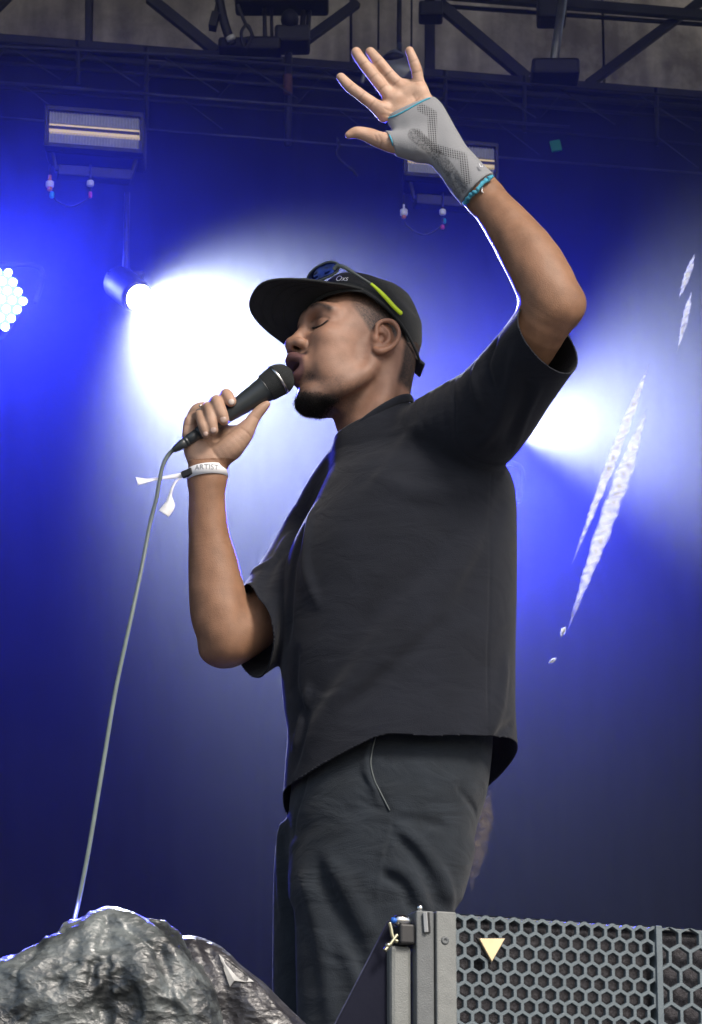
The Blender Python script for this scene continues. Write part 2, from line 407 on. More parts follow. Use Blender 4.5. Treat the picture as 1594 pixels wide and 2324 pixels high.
        if cut is not None:
            c = cut.ev(V.astype(f32)).astype(float); qk = (c[q] > 0).any(1); q = q[qk]
            for _ in range(2):
                g = np.stack([(cut.ev((V + np.eye(3)[a] * .0006).astype(f32)) - cut.ev((V - np.eye(3)[a] * .0006).astype(f32))) / .0012 for a in range(3)], 1)
                g /= np.linalg.norm(g, axis=1)[:, None] + 1e-9; c = cut.ev(V.astype(f32)).astype(float); V = np.where((c < 0)[:, None], V - np.clip(c, -.006, 0)[:, None] * g, V)
            us = np.zeros(len(V), bool); us[q.ravel()] = True; mp_ = np.cumsum(us) - 1; q = mp_[q]; V = V[us]
        me = bpy.data.meshes.new(name)
        me.vertices.add(len(V)); me.vertices.foreach_set('co', V.astype(f32).ravel())
        me.loops.add(q.size); me.loops.foreach_set('vertex_index', q.astype(np.int32).ravel())
        me.polygons.add(len(q)); me.polygons.foreach_set('loop_start', np.arange(0, q.size, 4, dtype=np.int32))
        me.update(calc_edges=True); me.validate()
        if colour is not None:
            col = colour(V); at = me.color_attributes.new('Col', 'FLOAT_COLOR', 'POINT')
            at.data.foreach_set('color', np.concatenate([col, np.ones((len(V), 1))], 1).astype(f32).ravel())
        print('FIELD', name, len(V), 'blocks', len(keep), round(time.time() - t0, 1))
        o = link(name, me, m, parent)
        if thick: sm_ = o.modifiers.new('thickness', 'SOLIDIFY'); sm_.thickness = thick; sm_.offset = -1
        return o
QH = 1.0    # voxel multiplier

def px(n, d=0): return n * SPX(d)
def hitn(F, pts, n=93):
    d0, d1 = F.rng
    ds = np.linspace(d0, d1, n); Rr = np.array([ray(u, v) for u, v in pts]); pt = lambda D: ORG + Rr * ((DP + D) / Rr[:, 1])[:, None]
    e = F.ev(np.stack([pt(np.full(len(pts), d)) for d in ds]).astype(f32)); ins = e < 0
    k = np.where(ins.any(0), ins.argmax(0), e.argmin(0)); ok = ins.any(0); a = ds[np.maximum(k - 1, 0)]; b = ds[k].copy()
    for _ in range(8):
        m = (a + b) / 2; s_ = F.ev(pt(m).astype(f32)) < 0; b = np.where(s_, m, b); a = np.where(s_, a, m)
    return np.where(ok, b, ds[k])
def hit(F, u, v): d = float(hitn(F, [(u, v)])[0]); return P(u, v, d), d
def hits(F, pts, off=0, dense=0):
    if dense: pts = [p[:2] for p in catmull([(u, v, 0) for u, v in pts], dense)]
    D = hitn(F, pts)
    if dense and len(D) > 4:
        md = np.array([np.median(D[max(0, k - 2):k + 3]) for k in range(len(D))]); D = np.where(np.abs(D - md) > .02, md, D)
    return [P(u, v, d - off) for (u, v), d in zip(pts, D)]
STAGE = 1.90

# ------------------------------------------------------------------ ground, stage, unseen roof, curtains
def yv(p): return np.array([0, 1, 0])
mb = MB(); mb.box((0, 40, -.05), (400, 400, .1)); struct(mb.build('ground', M['ground']))
mb = MB(); mb.box((0, 10.6, STAGE - .15), (16, 12.8, .3)); struct(mb.build('stage_floor', M['floor']))
mb = MB(); mb.box((0, 7.8, 9.75), (18, 11.8, .25)); struct(mb.build('stage_roof', M['floor']))  # roof above the view, front reach and rear gap shaped for the daylight
def yaw_pt(x, y0, z): return np.array([x, y0 + YAW * x, z])
# pleated black backdrop
def curtain(name, xs, y0, z0, z1, label, seed, amp=.05, side=None):
    rg = np.random.default_rng(seed); NX, NZ = 420, 16; V = []
    ph = rg.uniform(0, 6.28, 6)
    for i in range(NX + 1):
        x = xs[0] + (xs[1] - xs[0]) * i / NX
        for j in range(NZ + 1):
            t = j / NZ; z = z0 + (z1 - z0) * t; A = amp * (.55 + .45 * (1 - t))
            y = A * (math.sin(x * 17 + ph[0] + .6 * math.sin(x * 2.3 + ph[1]) + .25 * math.sin(z * 1.3 + ph[4])) + .5 * math.sin(x * 31 + ph[2] + .4 * math.sin(z * .9)) + .7 * math.sin(x * 5.1 + ph[3] + .2 * z))
            V.append(yaw_pt(x, y0, z) + np.array([0, y, 0]) if side is None else np.array([side + y, x, z]))
    F = [(i * (NZ + 1) + j, (i + 1) * (NZ + 1) + j, (i + 1) * (NZ + 1) + j + 1, i * (NZ + 1) + j + 1) for i in range(NX) for j in range(NZ)]
    mb = MB(); mb.add(V, F); o = mb.build(name, M['curtain'], None, True); s_ = o.modifiers.new('thickness', 'SOLIDIFY'); s_.thickness = .006
    tag(o, label, 'curtain'); return o
zch = PB(0, 50, 12.2)[2]
curtain('backdrop_curtain', (-4.4, 4.4), 12.35, STAGE + .01, zch - .02, 'wide pleated dark navy backdrop curtain behind the singer', 3)
curtain('side_curtain', (6.6, 13.2), 0, STAGE + .01, 9.4, 'dark side curtain closing the left wing of the stage', 5, side=-5.2)  # both side curtains are out of view, added to keep the backstage dark
curtain('side_curtain', (6.6, 13.2), 0, STAGE + .01, 9.4, 'dark side curtain closing the right wing of the stage', 6, side=5.2)
# grimy panelled wall above the backdrop
wl = thing('back_wall', 'weathered beige panelled wall showing through the roof truss', 'wall', (0, 14.6, 6))
mb = MB(); mb.add([yaw_pt(x, y, z) for x in (-6.2, 6.8) for y in (14.72, 14.8) for z in (5.5, 9.6)], [(0, 1, 3, 2), (4, 6, 7, 5), (0, 4, 5, 1), (2, 3, 7, 6), (0, 2, 6, 4), (1, 5, 7, 3)]); mb.build('backing', M['floor'], wl)
for i in range(-5, 6):
    mb = MB(); x0 = i * 1.1; mb.add([yaw_pt(x0 + .006, 14.6, 5.6), yaw_pt(x0 + 1.094, 14.6, 5.6), yaw_pt(x0 + 1.094, 14.6, 9.55), yaw_pt(x0 + .006, 14.6, 9.55),
        yaw_pt(x0 + .006, 14.7, 5.6), yaw_pt(x0 + 1.094, 14.7, 5.6), yaw_pt(x0 + 1.094, 14.7, 9.55), yaw_pt(x0 + .006, 14.7, 9.55)], [(0, 1, 2, 3), (7, 6, 5, 4), (0, 4, 5, 1), (1, 5, 6, 2), (2, 6, 7, 3), (3, 7, 4, 0)])
    mb.build('panel', M['panels'], wl)
# ------------------------------------------------------------------ big roof truss in front of the wall
pw = lambda n, y=12: n * y / FPX
def part_bar(name, a, b, wpx, m, parent, y0=12.2, dep=None):
    A, B_ = PB(a[0], a[1], y0), PB(b[0], b[1], y0); mb = MB(); mb.bar(A, B_, dep or pw(wpx, y0) * 1.04, pw(wpx, y0) * 1.04); return mb.build(name, M[m], parent, False, .004)
tr1 = thing('roof_truss', 'black lattice roof truss in front of the beige wall at the top', 'truss', tuple(PB(797, 150, 12.2)))
part_bar('chord', (-260, 70), (1900, 246), 26, 'steel', tr1)
part_bar('chord', (-260, -120), (1900, 60), 24, 'steel', tr1)
part_bar('rail', (985, 12), (1720, 64), 10, 'steel', tr1, 12.3)
for a, b, w_ in (((338, -6), (492, 118), 25), ((200, -90), (200, 100), 14), ((694, 92), (812, 6), 22), ((976, -30), (976, 166), 25), ((996, 8), (1196, 178), 28), ((1334, 192), (1550, 32), 22), ((1550, 34), (1660, -50), 22), ((-30, 40), (50, -40), 22)):
    part_bar('brace', a, b, w_, 'steel', tr1, 12.26)
mb = MB(); mb.tube([PB(1279, -10, 12.0), PB(1256, 152, 11.9)], pw(11), 12); mb.build('pole', M['alu'], tr1, True)
mb = MB(); mb.box(PB(1252, 24, 12.05), (pw(72), .12, pw(66))); mb.build('gusset', M['steel'], tr1, False, .01)
mb = MB(); mb.box(PB(1260, 166, 11.95), (pw(118), .16, pw(42))); mb.build('clamp_box', M['black'], tr1, False, .012)
mb = MB(); mb.box(PB(978, 28, 12.05), (pw(60), .10, pw(40))); mb.build('gusset', M['steel'], tr1, False, .01)
for u, w_ in ((860, 5), (907, 12), (935, 5)):
    mb = MB(); mb.tube([PB(u, -40, 12.0), PB(u - 1, 128 if u != 860 else 112, 12.0)], pw(w_ / 2), 8); mb.build('hanging_cable', M['black'], tr1, True)
# lower lighting truss hanging in the haze
tr2 = thing('lighting_truss', 'dark box truss with thin worn tubes carrying the lamp panels', 'truss', tuple(PB(797, 260, 11.4)))
def ch(a, b, r, m='chord', y0=11.4, name='tube'):
    mb = MB(); mb.tube([PB(*a, y0), PB(*b, y0)], pw(r, y0), 8); return mb.build(name, M[m], tr2, True)
ch((-300, 92), (1900, 270), 9, 'steel', 11.9); ch((-300, 118), (1900, 296), 5, 'steel', 11.8); ch((-300, 70), (1900, 246), 3.5, 'steel'); ch((-300, 163), (1294, 288), 4.2); ch((-300, 176), (1900, 352), 3, 'steel', 11.7); ch((-300, 242), (1900, 418), 3.0); ch((-200, 96), (642, 134), 3.4, y0=11.3)
for i in range(-2, 9):
    u0 = 15 + 245 * i / 1.0 * .735
    s_ = .0815 * u0
    ch((u0, 100 + s_), (u0 + 122, 178 + s_), 1.8, name='lacing'); ch((u0 + 122, 178 + s_ + 10), (u0 + 180, 108 + s_ + 15), 1.3, 'steel', name='lacing')
    if i % 2 == 0: ch((u0 + 36, 190 + s_), (u0 + 130, 262 + s_), 1.5, name='lacing')
for u, v0, v1 in ((176, 92, 190), (332, 108, 300), (655, 130, 240), (1010, 160, 270), (1190, 172, 300), (1490, 200, 330)): ch((u, v0), (u + 2, v1), 5, 'steel', 11.7, 'upright')
# motor and rigging cluster
hm = thing('chain_hoist', 'black chain hoist with hook and clamps hanging at the centre of the truss', 'hoist', tuple(PB(650, 60, 11.8)))
def hb(name, u, v, wu, hv, m='black', dep=.14, y0=11.8, bev=.012):
    mb = MB(); mb.box(PB(u, v, y0), (pw(wu), dep, pw(hv))); return mb.build(name, M[m], hm, False, bev)
hb('motor', 640, 0, 226, 46); hb('clamp', 664, 90, 84, 44); hb('clamp', 596, 112, 90, 34); hb('bracket', 530, 112, 70, 30)
mb = MB(); mb.sphere(PB(658, 44, 11.75), (pw(22), .05, pw(24)), 14, 10); mb.build('hook_block', M['steel'], hm, True)
for u, r in ((600, 5), (616, 4), (690, 7), (703, 6)): mb = MB(); mb.tube([PB(u, 10, 11.8), PB(u + (2 if u < 650 else -6), 105, 11.8)], pw(r), 8); mb.build('strap', M['black'], hm, True)
mb = MB(); mb.tube(catmull([PB(497, -10, 11.7), PB(504, 30, 11.7), PB(514, 66, 11.7), PB(527, 100, 11.7)], 5), pw(11), 10); mb.build('cable', M['black'], hm, True)
mb = MB(); mb.tube([PB(522, 82, 11.68), PB(526, 90, 11.68)], pw(11.5), 12); mb.build('cable_tie', M['white'], hm, True)
mb = MB(); mb.tube(catmull([PB(496, -10, 11.7), PB(490, 22, 11.7), PB(482, 44, 11.7)], 5), pw(4), 8); mb.bar(PB(490, 32, 11.7), PB(482, 64, 11.7), pw(18), .05); mb.build('pendant', M['black'], hm, False)
mb = MB(); mb.tube(catmull([PB(540, 10, 11.7), PB(556, 50, 11.7), PB(572, 78, 11.7), PB(556, 108, 11.7), PB(548, 74, 11.7), PB(562, 56, 11.7), PB(575, 84, 11.7)], 6), pw(4), 8); mb.build('cable', M['black'], hm, True)
mb = MB(); mb.tube([PB(655, 120, 11.6), PB(654, 330, 11.6)], pw(9), 8); mb.build('drop_rod', M['steel'], hm, True)
mb = MB(); mb.tube([PB(653, 170, 11.55), PB(654, 212, 11.55)], pw(11), 8); mb.build('rust_collar', mat('rust', (.16, .075, .05), .8, var=.4, scale=60), hm, True)
# lamp head behind the fingers
lh_ = thing('stage_spotlight', 'small dark spotlight with grey barrel hanging behind the raised fingers', 'spotlight', tuple(PB(905, 160, 11.2)))
mb = MB(); mb.lathe(PB(900, 158, 11.2), (.62, -.25, -.62), [(-.05, .03), (-.04, .055), (.0, .06), (.07, .06), (.075, .05)], 20); mb.build('barrel', M['alu'], lh_, True)
mb = MB(); mb.sphere(PB(895, 142, 11.2), (pw(32), .07, pw(17)), 14, 8); mb.build('housing', M['black'], lh_, True)
mb = MB(); mb.tube(catmull([PB(822, 188, 11.2), PB(835, 150, 11.2), PB(870, 130, 11.2), PB(902, 128, 11.2)], 5), pw(5), 8); mb.build('bracket', M['alu'], lh_, True)
mb = MB(); mb.tube([PB(907, 135, 11.2), PB(907, 100, 11.3)], pw(6), 8); mb.build('yoke', M['black'], lh_, True)
# green tape, small shackles
tp_ = MB(); tp_.box(PB(1262, 331, 11.35), (pw(24), .012, pw(26)), Matrix.Rotation(R(-12), 3, 'Y')); tag(tp_.build('tape_flag', M['green']), 'bright green tape marker on the dark lighting truss', 'tape')
sk = MB(); sk.tube(catmull([PB(766, 312, 11), PB(770, 330, 11), PB(764, 345, 11), PB(772, 362, 11), PB(800, 385, 11), PB(812, 400, 11)], 5), pw(3), 6); sk.sphere(PB(768, 322, 11), pw(5), 8, 6); tag(sk.build('shackle', M['steel']), 'small steel shackle and safety wire left of the raised thumb', 'shackle')

# ------------------------------------------------------------------ strobe panels
def strobe(c4, label):
    y0 = 9.75; c = [PB(u, v, y0) for u, v in c4]; cen = sum(c) / 4
    t = thing('strobe_panel', label, 'stage light', tuple(cen), 'rectangular strobe panels on the truss')
    def quad(s0, s1, t0, t1, dy, th, name, m, bev=0):
        f = lambda s_, t_: (c[0] * (1 - s_) + c[1] * s_) * (1 - t_) + (c[3] * (1 - s_) + c[2] * s_) * t_
        mb = MB(); mb.prism([f(s0, t0) + np.array([0, dy, 0]), f(s1, t0) + np.array([0, dy, 0]), f(s1, t1) + np.array([0, dy, 0]), f(s0, t1) + np.array([0, dy, 0])], (0, th, 0)); return mb.build(name, M[m], t, False, bev)
    quad(-.05, 1.05, -.16, 1.16, .03, .12, 'housing', 'black', .01)
    for a, b, n_ in ((.0, .34, 3), (.67, 1.0, 3)):
        quad(0, 1, a, b, .012, .015, 'led_field', 'strobe')
        for k in range(30): quad((k + .15) / 30, (k + .45) / 30, a, b, .004, .008, 'fin', 'alu')
    for a, b in ((.385, .47), (.54, .625)): quad(0, 1, a, b, .006, .02, 'lamp_tube', 'tube')
    quad(0, 1, .475, .535, -.002, .02, 'divider', 'black')
    for a, b in ((-.14, -.02), (1.02, 1.14)): quad(-.045, 1.045, a, b, -.005, .04, 'frame_rail', 'steel')
    for a, b in ((-.045, -.01), (1.01, 1.045)): quad(a, b, -.14, 1.14, -.005, .04, 'frame_rail', 'steel')
    w_ = c[1] - c[0]; y = MB(); yb = cen + np.array([0, .06, -pw(78)])
    y.bar(yb - w_ * .42, yb + w_ * .40, pw(22), .05); y.bar(cen - w_ * .53 + np.array([0, .05, 0]), yb - w_ * .42, pw(8), .03); y.bar(cen + w_ * .53 + np.array([0, .05, 0]), yb + w_ * .40, pw(8), .03); y.build('yoke', M['steel'], t, False, .004)
strobe([(112, 250), (317, 266), (316, 338), (110, 322)], 'rectangular strobe panel with yellow tubes at upper left')
strobe([(926, 319), (1123, 335), (1123, 404), (926, 389)], 'rectangular strobe panel half hidden behind the wrist brace')
# cable loops with coloured connectors
def loop(a, b, label, cols):
    t = thing('cable_loop', label, 'cable', tuple(PB(*a, 9.72)), 'connector loops under the strobe panels')
    pts = [PB(*a, 9.72), PB(a[0] + 6, a[1] + 28, 9.72), PB((a[0] + b[0]) / 2, a[1] + 50, 9.72), PB(b[0] - 4, b[1] + 32, 9.72), PB(*b, 9.72)]
    mb = MB(); mb.tube(catmull(pts, 8), pw(1.7), 6); mb.tube([PB(a[0], a[1] - 44, 9.75), PB(*a, 9.72)], pw(2), 6); mb.tube([PB(b[0], b[1] - 44, 9.75), PB(*b, 9.72)], pw(2), 6); mb.build('cable', M['black'], t, True)
    for (p, dv, m, r, hh) in cols:
        q = a if p == 0 else b; mb = MB(); c_ = PB(q[0] + (5 if m in ('cyan',) else 0), q[1] + dv, 9.70); mb.lathe(c_ + np.array([0, 0, pw(hh / 2)]), (0, 0, -1), [(0, pw(r) * .8), (pw(1.5), pw(r)), (pw(hh - 1.5), pw(r)), (pw(hh), pw(r) * .8)], 14); mb.build('connector', M[m], t, True)
loop((113, 418), (205, 416), 'drooping cable loop with orange and cyan plugs under the left strobe panel', [(0, -14, 'orange', 3.5, 12), (0, 0, 'white', 8, 12), (0, 10, 'orange', 5, 9), (0, 24, 'cyan', 4.5, 12), (1, 0, 'white', 7, 11), (1, 26, 'pink', 3.5, 12)])
loop((917, 482), (1005, 481), 'drooping cable loop with pink plug below the wrist brace', [(0, -12, 'white', 2, 12), (0, 0, 'white', 7.5, 13), (0, 10, 'orange', 4.5, 6), (1, 0, 'white', 6.5, 11), (1, 20, 'cyan', 2.5, 10), (1, 34, 'pink', 4, 8)])
# ------------------------------------------------------------------ lamps that are lit
def spot(name, loc, aim, en, col, size, blend=.6, rad=.04):
    ld = bpy.data.lights.new(name, 'SPOT'); o = bpy.data.objects.new(name, ld); C.objects.link(o); ld.energy = en; ld.color = col; ld.spot_size = R(size); ld.spot_blend = blend; ld.shadow_soft_size = rad
    o.location = loc; o.rotation_euler = (-Vector(aim)).to_track_quat('Z', 'Y').to_euler(); return o
def led_par(cu, cv, y0, label, aim, en, col, size=120, leds=True):
    cen = PB(cu, cv, y0); t = thing('led_wash_light', label, 'stage light', tuple(cen), 'blue led wash lights')
    a = PB(cu + 11.4, cv + 21.8, y0) - cen; b = PB(cu + 25, cv + 2.2, y0) - cen
    ax_ = np.cross(b, a); ax_ /= np.linalg.norm(ax_); ax_ = ax_ if ax_[1] < 0 else -ax_
    hexp = [3.2 * q for q in (b, a, a - b, -b, -a, b - a)]
    mb = MB(); mb.prism([cen + p - ax_ * .01 for p in hexp], -ax_ * .10); mb.build('housing', M['black'], t, False, .01)
    mb = MB(); mb.prism([cen + p * .98 - ax_ * .002 for p in hexp], -ax_ * .006); mb.build('lens_plate', M['ledplate'], t)
    for i in range(-3, 4):
        for j in range(-3, 4):
            if abs(i + j) <= 3:
                mb = MB(); c_ = cen + a * i + b * j; mb.lathe(c_, ax_, [(-.002, pw(9.2, y0)), (.004, pw(9.0, y0)), (.008, pw(6, y0)), (.009, pw(1.5, y0))], 12); mb.build('led_lens', M['led'], t, True)
    mb = MB(); mb.tube(catmull([cen + b * 4.1, cen + b * 4.3 + np.array([0, .06, .12]), cen + np.array([0, .08, pw(110, y0)]), cen - b * 4.3 + np.array([0, .06, .12]), cen - b * 4.1], 5), .008, 8); mb.build('yoke', M['steel'], t, True)
    s_ = spot('wash_beam', cen + ax_ * .03, aim, en, col, size, .8, .16); s_.parent = t; s_.matrix_parent_inverse = Matrix.Translation(t.location).inverted()
def moving_head(cu, cv, y0, label, aim, en, col, size, lens_r=.035, dn=1):
    cen = PB(cu, cv, y0); aim = np.array(aim, float); aim /= np.linalg.norm(aim); t = thing('beam_light', label, 'stage light', tuple(cen), 'white moving beam lights')
    mb = MB(); mb.lathe(cen, -aim, [(-.004, lens_r + .008), (.01, lens_r + .010), (.06, .046), (.11, .046), (.13, .034)], 24); mb.build('head', M['black'], t, True)
    mb = MB(); mb.lathe(cen + aim * .008, aim, [(-.002, lens_r), (.004, lens_r * .9), (.007, lens_r * .4)], 24); mb.build('lens', M['beamlens'], t, True)
    hc_ = cen - aim * .07; mb = MB(); mb.tube([hc_, hc_ + np.array([0, 0, .10]), hc_ + np.array([0, 0, .27 if dn > 0 else .2])], [.012, .008, .008], 8); mb.build('hanging_pipe', M['black'], t, True)
    mb = MB(); mb.bar(hc_ + np.array([-.05, 0, .035]), hc_ + np.array([.05, 0, .035]), .012, .03); mb.build('yoke', M['black'], t, False, .003)
    s_ = spot('beam', cen + aim * .03, aim, en, col, size, 1.0, lens_r); s_.parent = t; s_.matrix_parent_inverse = Matrix.Translation(t.location).inverted()
BLUE = (.035, .045, 1.0); WHITE = (.80, .86, 1.0)
led_par(-22, 677, 9.6, 'hexagonal blue led wash light with bright lens dots at the left edge', (.30, -.80, -.60), 600, BLUE, 132)
led_par(1075, 1130, 9.5, 'hexagonal blue led wash light hidden behind the shoulder', (.15, -.9, -.0), 900, BLUE, 130)
moving_head(312, 672, 9.35, 'small white beam light blazing through the smoke left of the cap', (.50, -.63, -.59), 1500, WHITE, 81)
moving_head(1150, 985, 9.35, 'white beam light hidden behind the raised sleeve', (.76, -.64, -.05), 620, WHITE, 86, dn=-1)
# stage smoke
hz = MB(); hz.add([yaw_pt(x, y, z) for x in (-4.6, 4.6) for y in (8.5, 12.1) for z in (STAGE + .03, 9.3)], [(0, 1, 3, 2), (4, 6, 7, 5), (0, 4, 5, 1), (2, 3, 7, 6), (0, 2, 6, 4), (1, 5, 7, 3)])
hm_ = bpy.data.materials.new('stage_smoke'); hm_.use_nodes = True; n = hm_.node_tree.nodes; n.remove(n['Principled BSDF']); pv = n.new('ShaderNodeVolumePrincipled'); pv.inputs['Color'].default_value = (.8, .86, 1, 1); pv.inputs['Density'].default_value = .033; pv.inputs['Anisotropy'].default_value = .4
hm_.node_tree.links.new(pv.outputs[0], n['Material Output'].inputs['Volume'])
hz = hz.build('haze', hm_); hz['kind'] = 'stuff'

# ------------------------------------------------------------------ made-up strips standing in for light streaks, back right
def streak_strip(a, b, wpx, label, seed, y0=7.15, m='streamer', ty=1., grp='ruffled streamers hanging at the back right'):
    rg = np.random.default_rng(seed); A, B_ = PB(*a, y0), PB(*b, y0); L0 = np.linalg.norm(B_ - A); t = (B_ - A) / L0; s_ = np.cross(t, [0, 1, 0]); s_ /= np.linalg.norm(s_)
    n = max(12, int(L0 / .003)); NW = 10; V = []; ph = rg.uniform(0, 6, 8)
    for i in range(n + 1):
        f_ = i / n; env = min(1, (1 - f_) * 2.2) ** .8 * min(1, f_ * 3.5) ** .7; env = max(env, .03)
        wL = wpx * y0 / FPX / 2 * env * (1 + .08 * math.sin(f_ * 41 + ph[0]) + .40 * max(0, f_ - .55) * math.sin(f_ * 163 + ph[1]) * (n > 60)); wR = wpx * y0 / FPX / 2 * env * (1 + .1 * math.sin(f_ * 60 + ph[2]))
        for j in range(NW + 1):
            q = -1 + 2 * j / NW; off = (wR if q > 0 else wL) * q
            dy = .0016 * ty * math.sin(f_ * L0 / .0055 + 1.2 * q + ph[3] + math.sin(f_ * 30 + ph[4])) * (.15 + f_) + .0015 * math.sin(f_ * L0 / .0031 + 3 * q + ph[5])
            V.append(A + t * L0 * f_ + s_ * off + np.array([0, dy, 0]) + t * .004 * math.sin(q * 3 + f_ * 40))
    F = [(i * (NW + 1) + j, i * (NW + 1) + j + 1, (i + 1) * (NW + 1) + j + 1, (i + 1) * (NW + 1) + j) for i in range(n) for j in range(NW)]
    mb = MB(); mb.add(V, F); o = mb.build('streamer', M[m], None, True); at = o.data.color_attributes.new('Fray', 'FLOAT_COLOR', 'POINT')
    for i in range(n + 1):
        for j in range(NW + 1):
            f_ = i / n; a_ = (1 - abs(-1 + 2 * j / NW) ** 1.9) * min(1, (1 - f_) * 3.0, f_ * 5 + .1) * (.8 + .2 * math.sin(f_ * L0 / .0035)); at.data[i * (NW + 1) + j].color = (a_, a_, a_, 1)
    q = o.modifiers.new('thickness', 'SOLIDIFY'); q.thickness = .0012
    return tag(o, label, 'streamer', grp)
def streak_mat(name, c, lo, hi):
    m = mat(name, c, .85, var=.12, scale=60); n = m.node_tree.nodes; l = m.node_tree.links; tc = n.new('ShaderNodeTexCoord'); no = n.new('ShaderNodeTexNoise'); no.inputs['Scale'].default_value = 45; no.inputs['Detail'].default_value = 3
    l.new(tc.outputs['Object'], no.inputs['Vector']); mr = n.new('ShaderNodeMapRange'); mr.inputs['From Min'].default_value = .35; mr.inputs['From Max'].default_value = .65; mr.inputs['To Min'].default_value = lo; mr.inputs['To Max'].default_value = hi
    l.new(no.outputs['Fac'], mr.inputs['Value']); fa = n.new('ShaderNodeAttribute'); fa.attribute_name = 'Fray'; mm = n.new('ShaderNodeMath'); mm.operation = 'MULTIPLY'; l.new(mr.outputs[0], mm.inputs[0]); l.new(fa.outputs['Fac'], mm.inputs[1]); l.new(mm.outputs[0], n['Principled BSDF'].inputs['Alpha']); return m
M['streamer'] = streak_mat('white_gauze', (.82, .83, .82), .85, 1.1); M['tan_cloth'] = streak_mat('tan_gauze', (.13, .11, .10), .2, 1.0)
streak_strip((1474, 826), (1297, 1285), 26, 'narrow white ruffled streamer slanting beside the wider one', 1)
streak_strip((1470, 925), (1288, 1432), 42, 'long wide white ruffled streamer slanting down at the right', 2)
streak_strip((1577, 578), (1541, 680), 17, 'short white streamer highest at the right edge', 3)
streak_strip((1570, 662), (1538, 800), 16, 'short white streamer just below the topmost one', 4)
streak_strip((1282, 1424), (1274, 1446), 12, 'tiny white streamer scrap below the long one', 5)
streak_strip((1262, 1494), (1246, 1506), 8, 'tiniest white streamer scrap lowest of all', 6)
streak_strip((1112, 1790), (1068, 2030), 46, 'tan ruffled strip of cloth hanging behind the trousers', 7, 7.2, 'tan_cloth', 1.5)

# ------------------------------------------------------------------ front-fill speaker with honeycomb grille
KY = math.tan(R(20)); SY = 4.86
def PS(u, v, back=0.): r = ray(u, v); return ORG + r * ((SY + back) / (r[1] - KY * r[0]))
so = PS(945.5, 2066); ex = np.array([math.cos(R(20)), math.sin(R(20)), 0]); ey = np.array([-math.sin(R(20)), math.cos(R(20)), 0]); ez = np.array([0, 0, 1.])
def sl(u, v): q = PS(u, v) - so; return q @ ex, q[2]
sp = thing('loudspeaker', 'grey loudspeaker with honeycomb grille at the stage lip, lower right', 'loudspeaker', (so[0], so[1], STAGE))
SB = np.column_stack([ex, ey, ez]); HT = so[2] - STAGE
def sbox(name, x0, x1, y0, y1, z0, z1, m, bev=.002):
    mb = MB(); c = so + ex * (x0 + x1) / 2 + ey * (y0 + y1) / 2 + ez * (z0 + z1) / 2; mb.box(c, (x1 - x0, y1 - y0, z1 - z0), SB); return mb.build(name, M[m], sp, False, bev)
xg = sl(1034, 2071)[0]; xsep0 = sl(1489, 2200)[0]; xsep1 = sl(1503, 2200)[0]; xe = .56
xm = sl(987, 2071)[0]; xl = sl(895, 2150)[0]; zl = sl(920, 2143)[1]
cbm = MB(); cq = [(.004, .035), (xe, .035), (xe - .20, .40), (.20, .40)]; cbm.prism([so + ex * x + ey * y + ez * -HT for x, y in cq], ez * (HT - .002)); cbm.build('cabinet', M['speaker'], sp, False, .003)
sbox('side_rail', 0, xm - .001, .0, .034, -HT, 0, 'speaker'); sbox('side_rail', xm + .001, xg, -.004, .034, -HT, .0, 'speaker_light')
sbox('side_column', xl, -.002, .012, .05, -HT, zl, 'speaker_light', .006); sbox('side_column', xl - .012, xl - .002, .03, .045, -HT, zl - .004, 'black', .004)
sbox('grille_post', xsep0, xsep1, -.004, .030, -HT, -.001, 'grille', .001)
sbox('foam_panel', xg, xe, .020, .030, -HT, -.006, 'foam', 0)
sbox('top_lip', xg, xe, .012, .033, -.004, -.001, 'speaker', .001)
def honey(x0, x1, pitch, wall, name):
    mb = MB(); rowh = pitch * math.sqrt(3) / 2; rr = pitch / math.sqrt(3); ri = (pitch - wall) / math.sqrt(3); nr = int(HT / rowh) + 1; V = []; F = []
    zt = sl(1060, 2098)[1] if pitch < .022 else sl(1521, 2129)[1]
    xo = sl(1039, 2098)[0] if pitch < .022 else sl(1521, 2129)[0]
    for r_ in range(-2, nr + 1):
        for c_ in range(-2, 40):
            cx_ = xo + c_ * pitch + (pitch / 2 if r_ % 2 else 0); cz = zt - r_ * rowh
            if cx_ < x0 - pitch * .6 or cx_ > x1 + pitch * .6 or cz > -.0 + rowh * .6: continue
            k0 = len(V)
            for (rad_, yy) in ((rr, 0), (ri + .0006, .0), (ri, .0006), (ri * .97, .007)):
                for k in range(6):
                    a = math.pi / 6 + k * math.pi / 3; x = min(max(cx_ + math.cos(a) * rad_, x0), x1); z = min(cz + math.sin(a) * rad_, -.0015)
                    V.append(so + ex * x + ey * (yy) + ez * z)
            for lv in range(3):
                for k in range(6): F.append((k0 + lv * 6 + k, k0 + lv * 6 + (k + 1) % 6, k0 + lv * 6 + 6 + (k + 1) % 6, k0 + lv * 6 + 6 + k))
    me = bpy.data.meshes.new(name); me.from_pydata([tuple(p) for p in V], [], F); me.validate(); me.update(); return link(name, me, M['grille'], sp, False)
honey(xg, xsep0, sl(1072.5, 2150)[0] - sl(1040, 2150)[0], .0050, 'honeycomb_grille'); honey(xsep1, xe, sl(1567.5, 2150)[0] - sl(1521, 2150)[0], .0050, 'honeycomb_grille')
mb = MB(); tri = [PS(1085, 2132), PS(1143, 2132), PS(1113.5, 2184)]; mb.prism([p - ey * .006 for p in tri], ey * .006); mb.build('triangle_badge', M['cream'], sp, False, .0006)
tb = MB(); cg = sum(tri) / 3; mb2 = [cg + (p - cg) * 1.14 - ey * .003 for p in tri]; tb.prism(mb2, ey * .0045); tb.build('badge_rim', M['black'], sp)
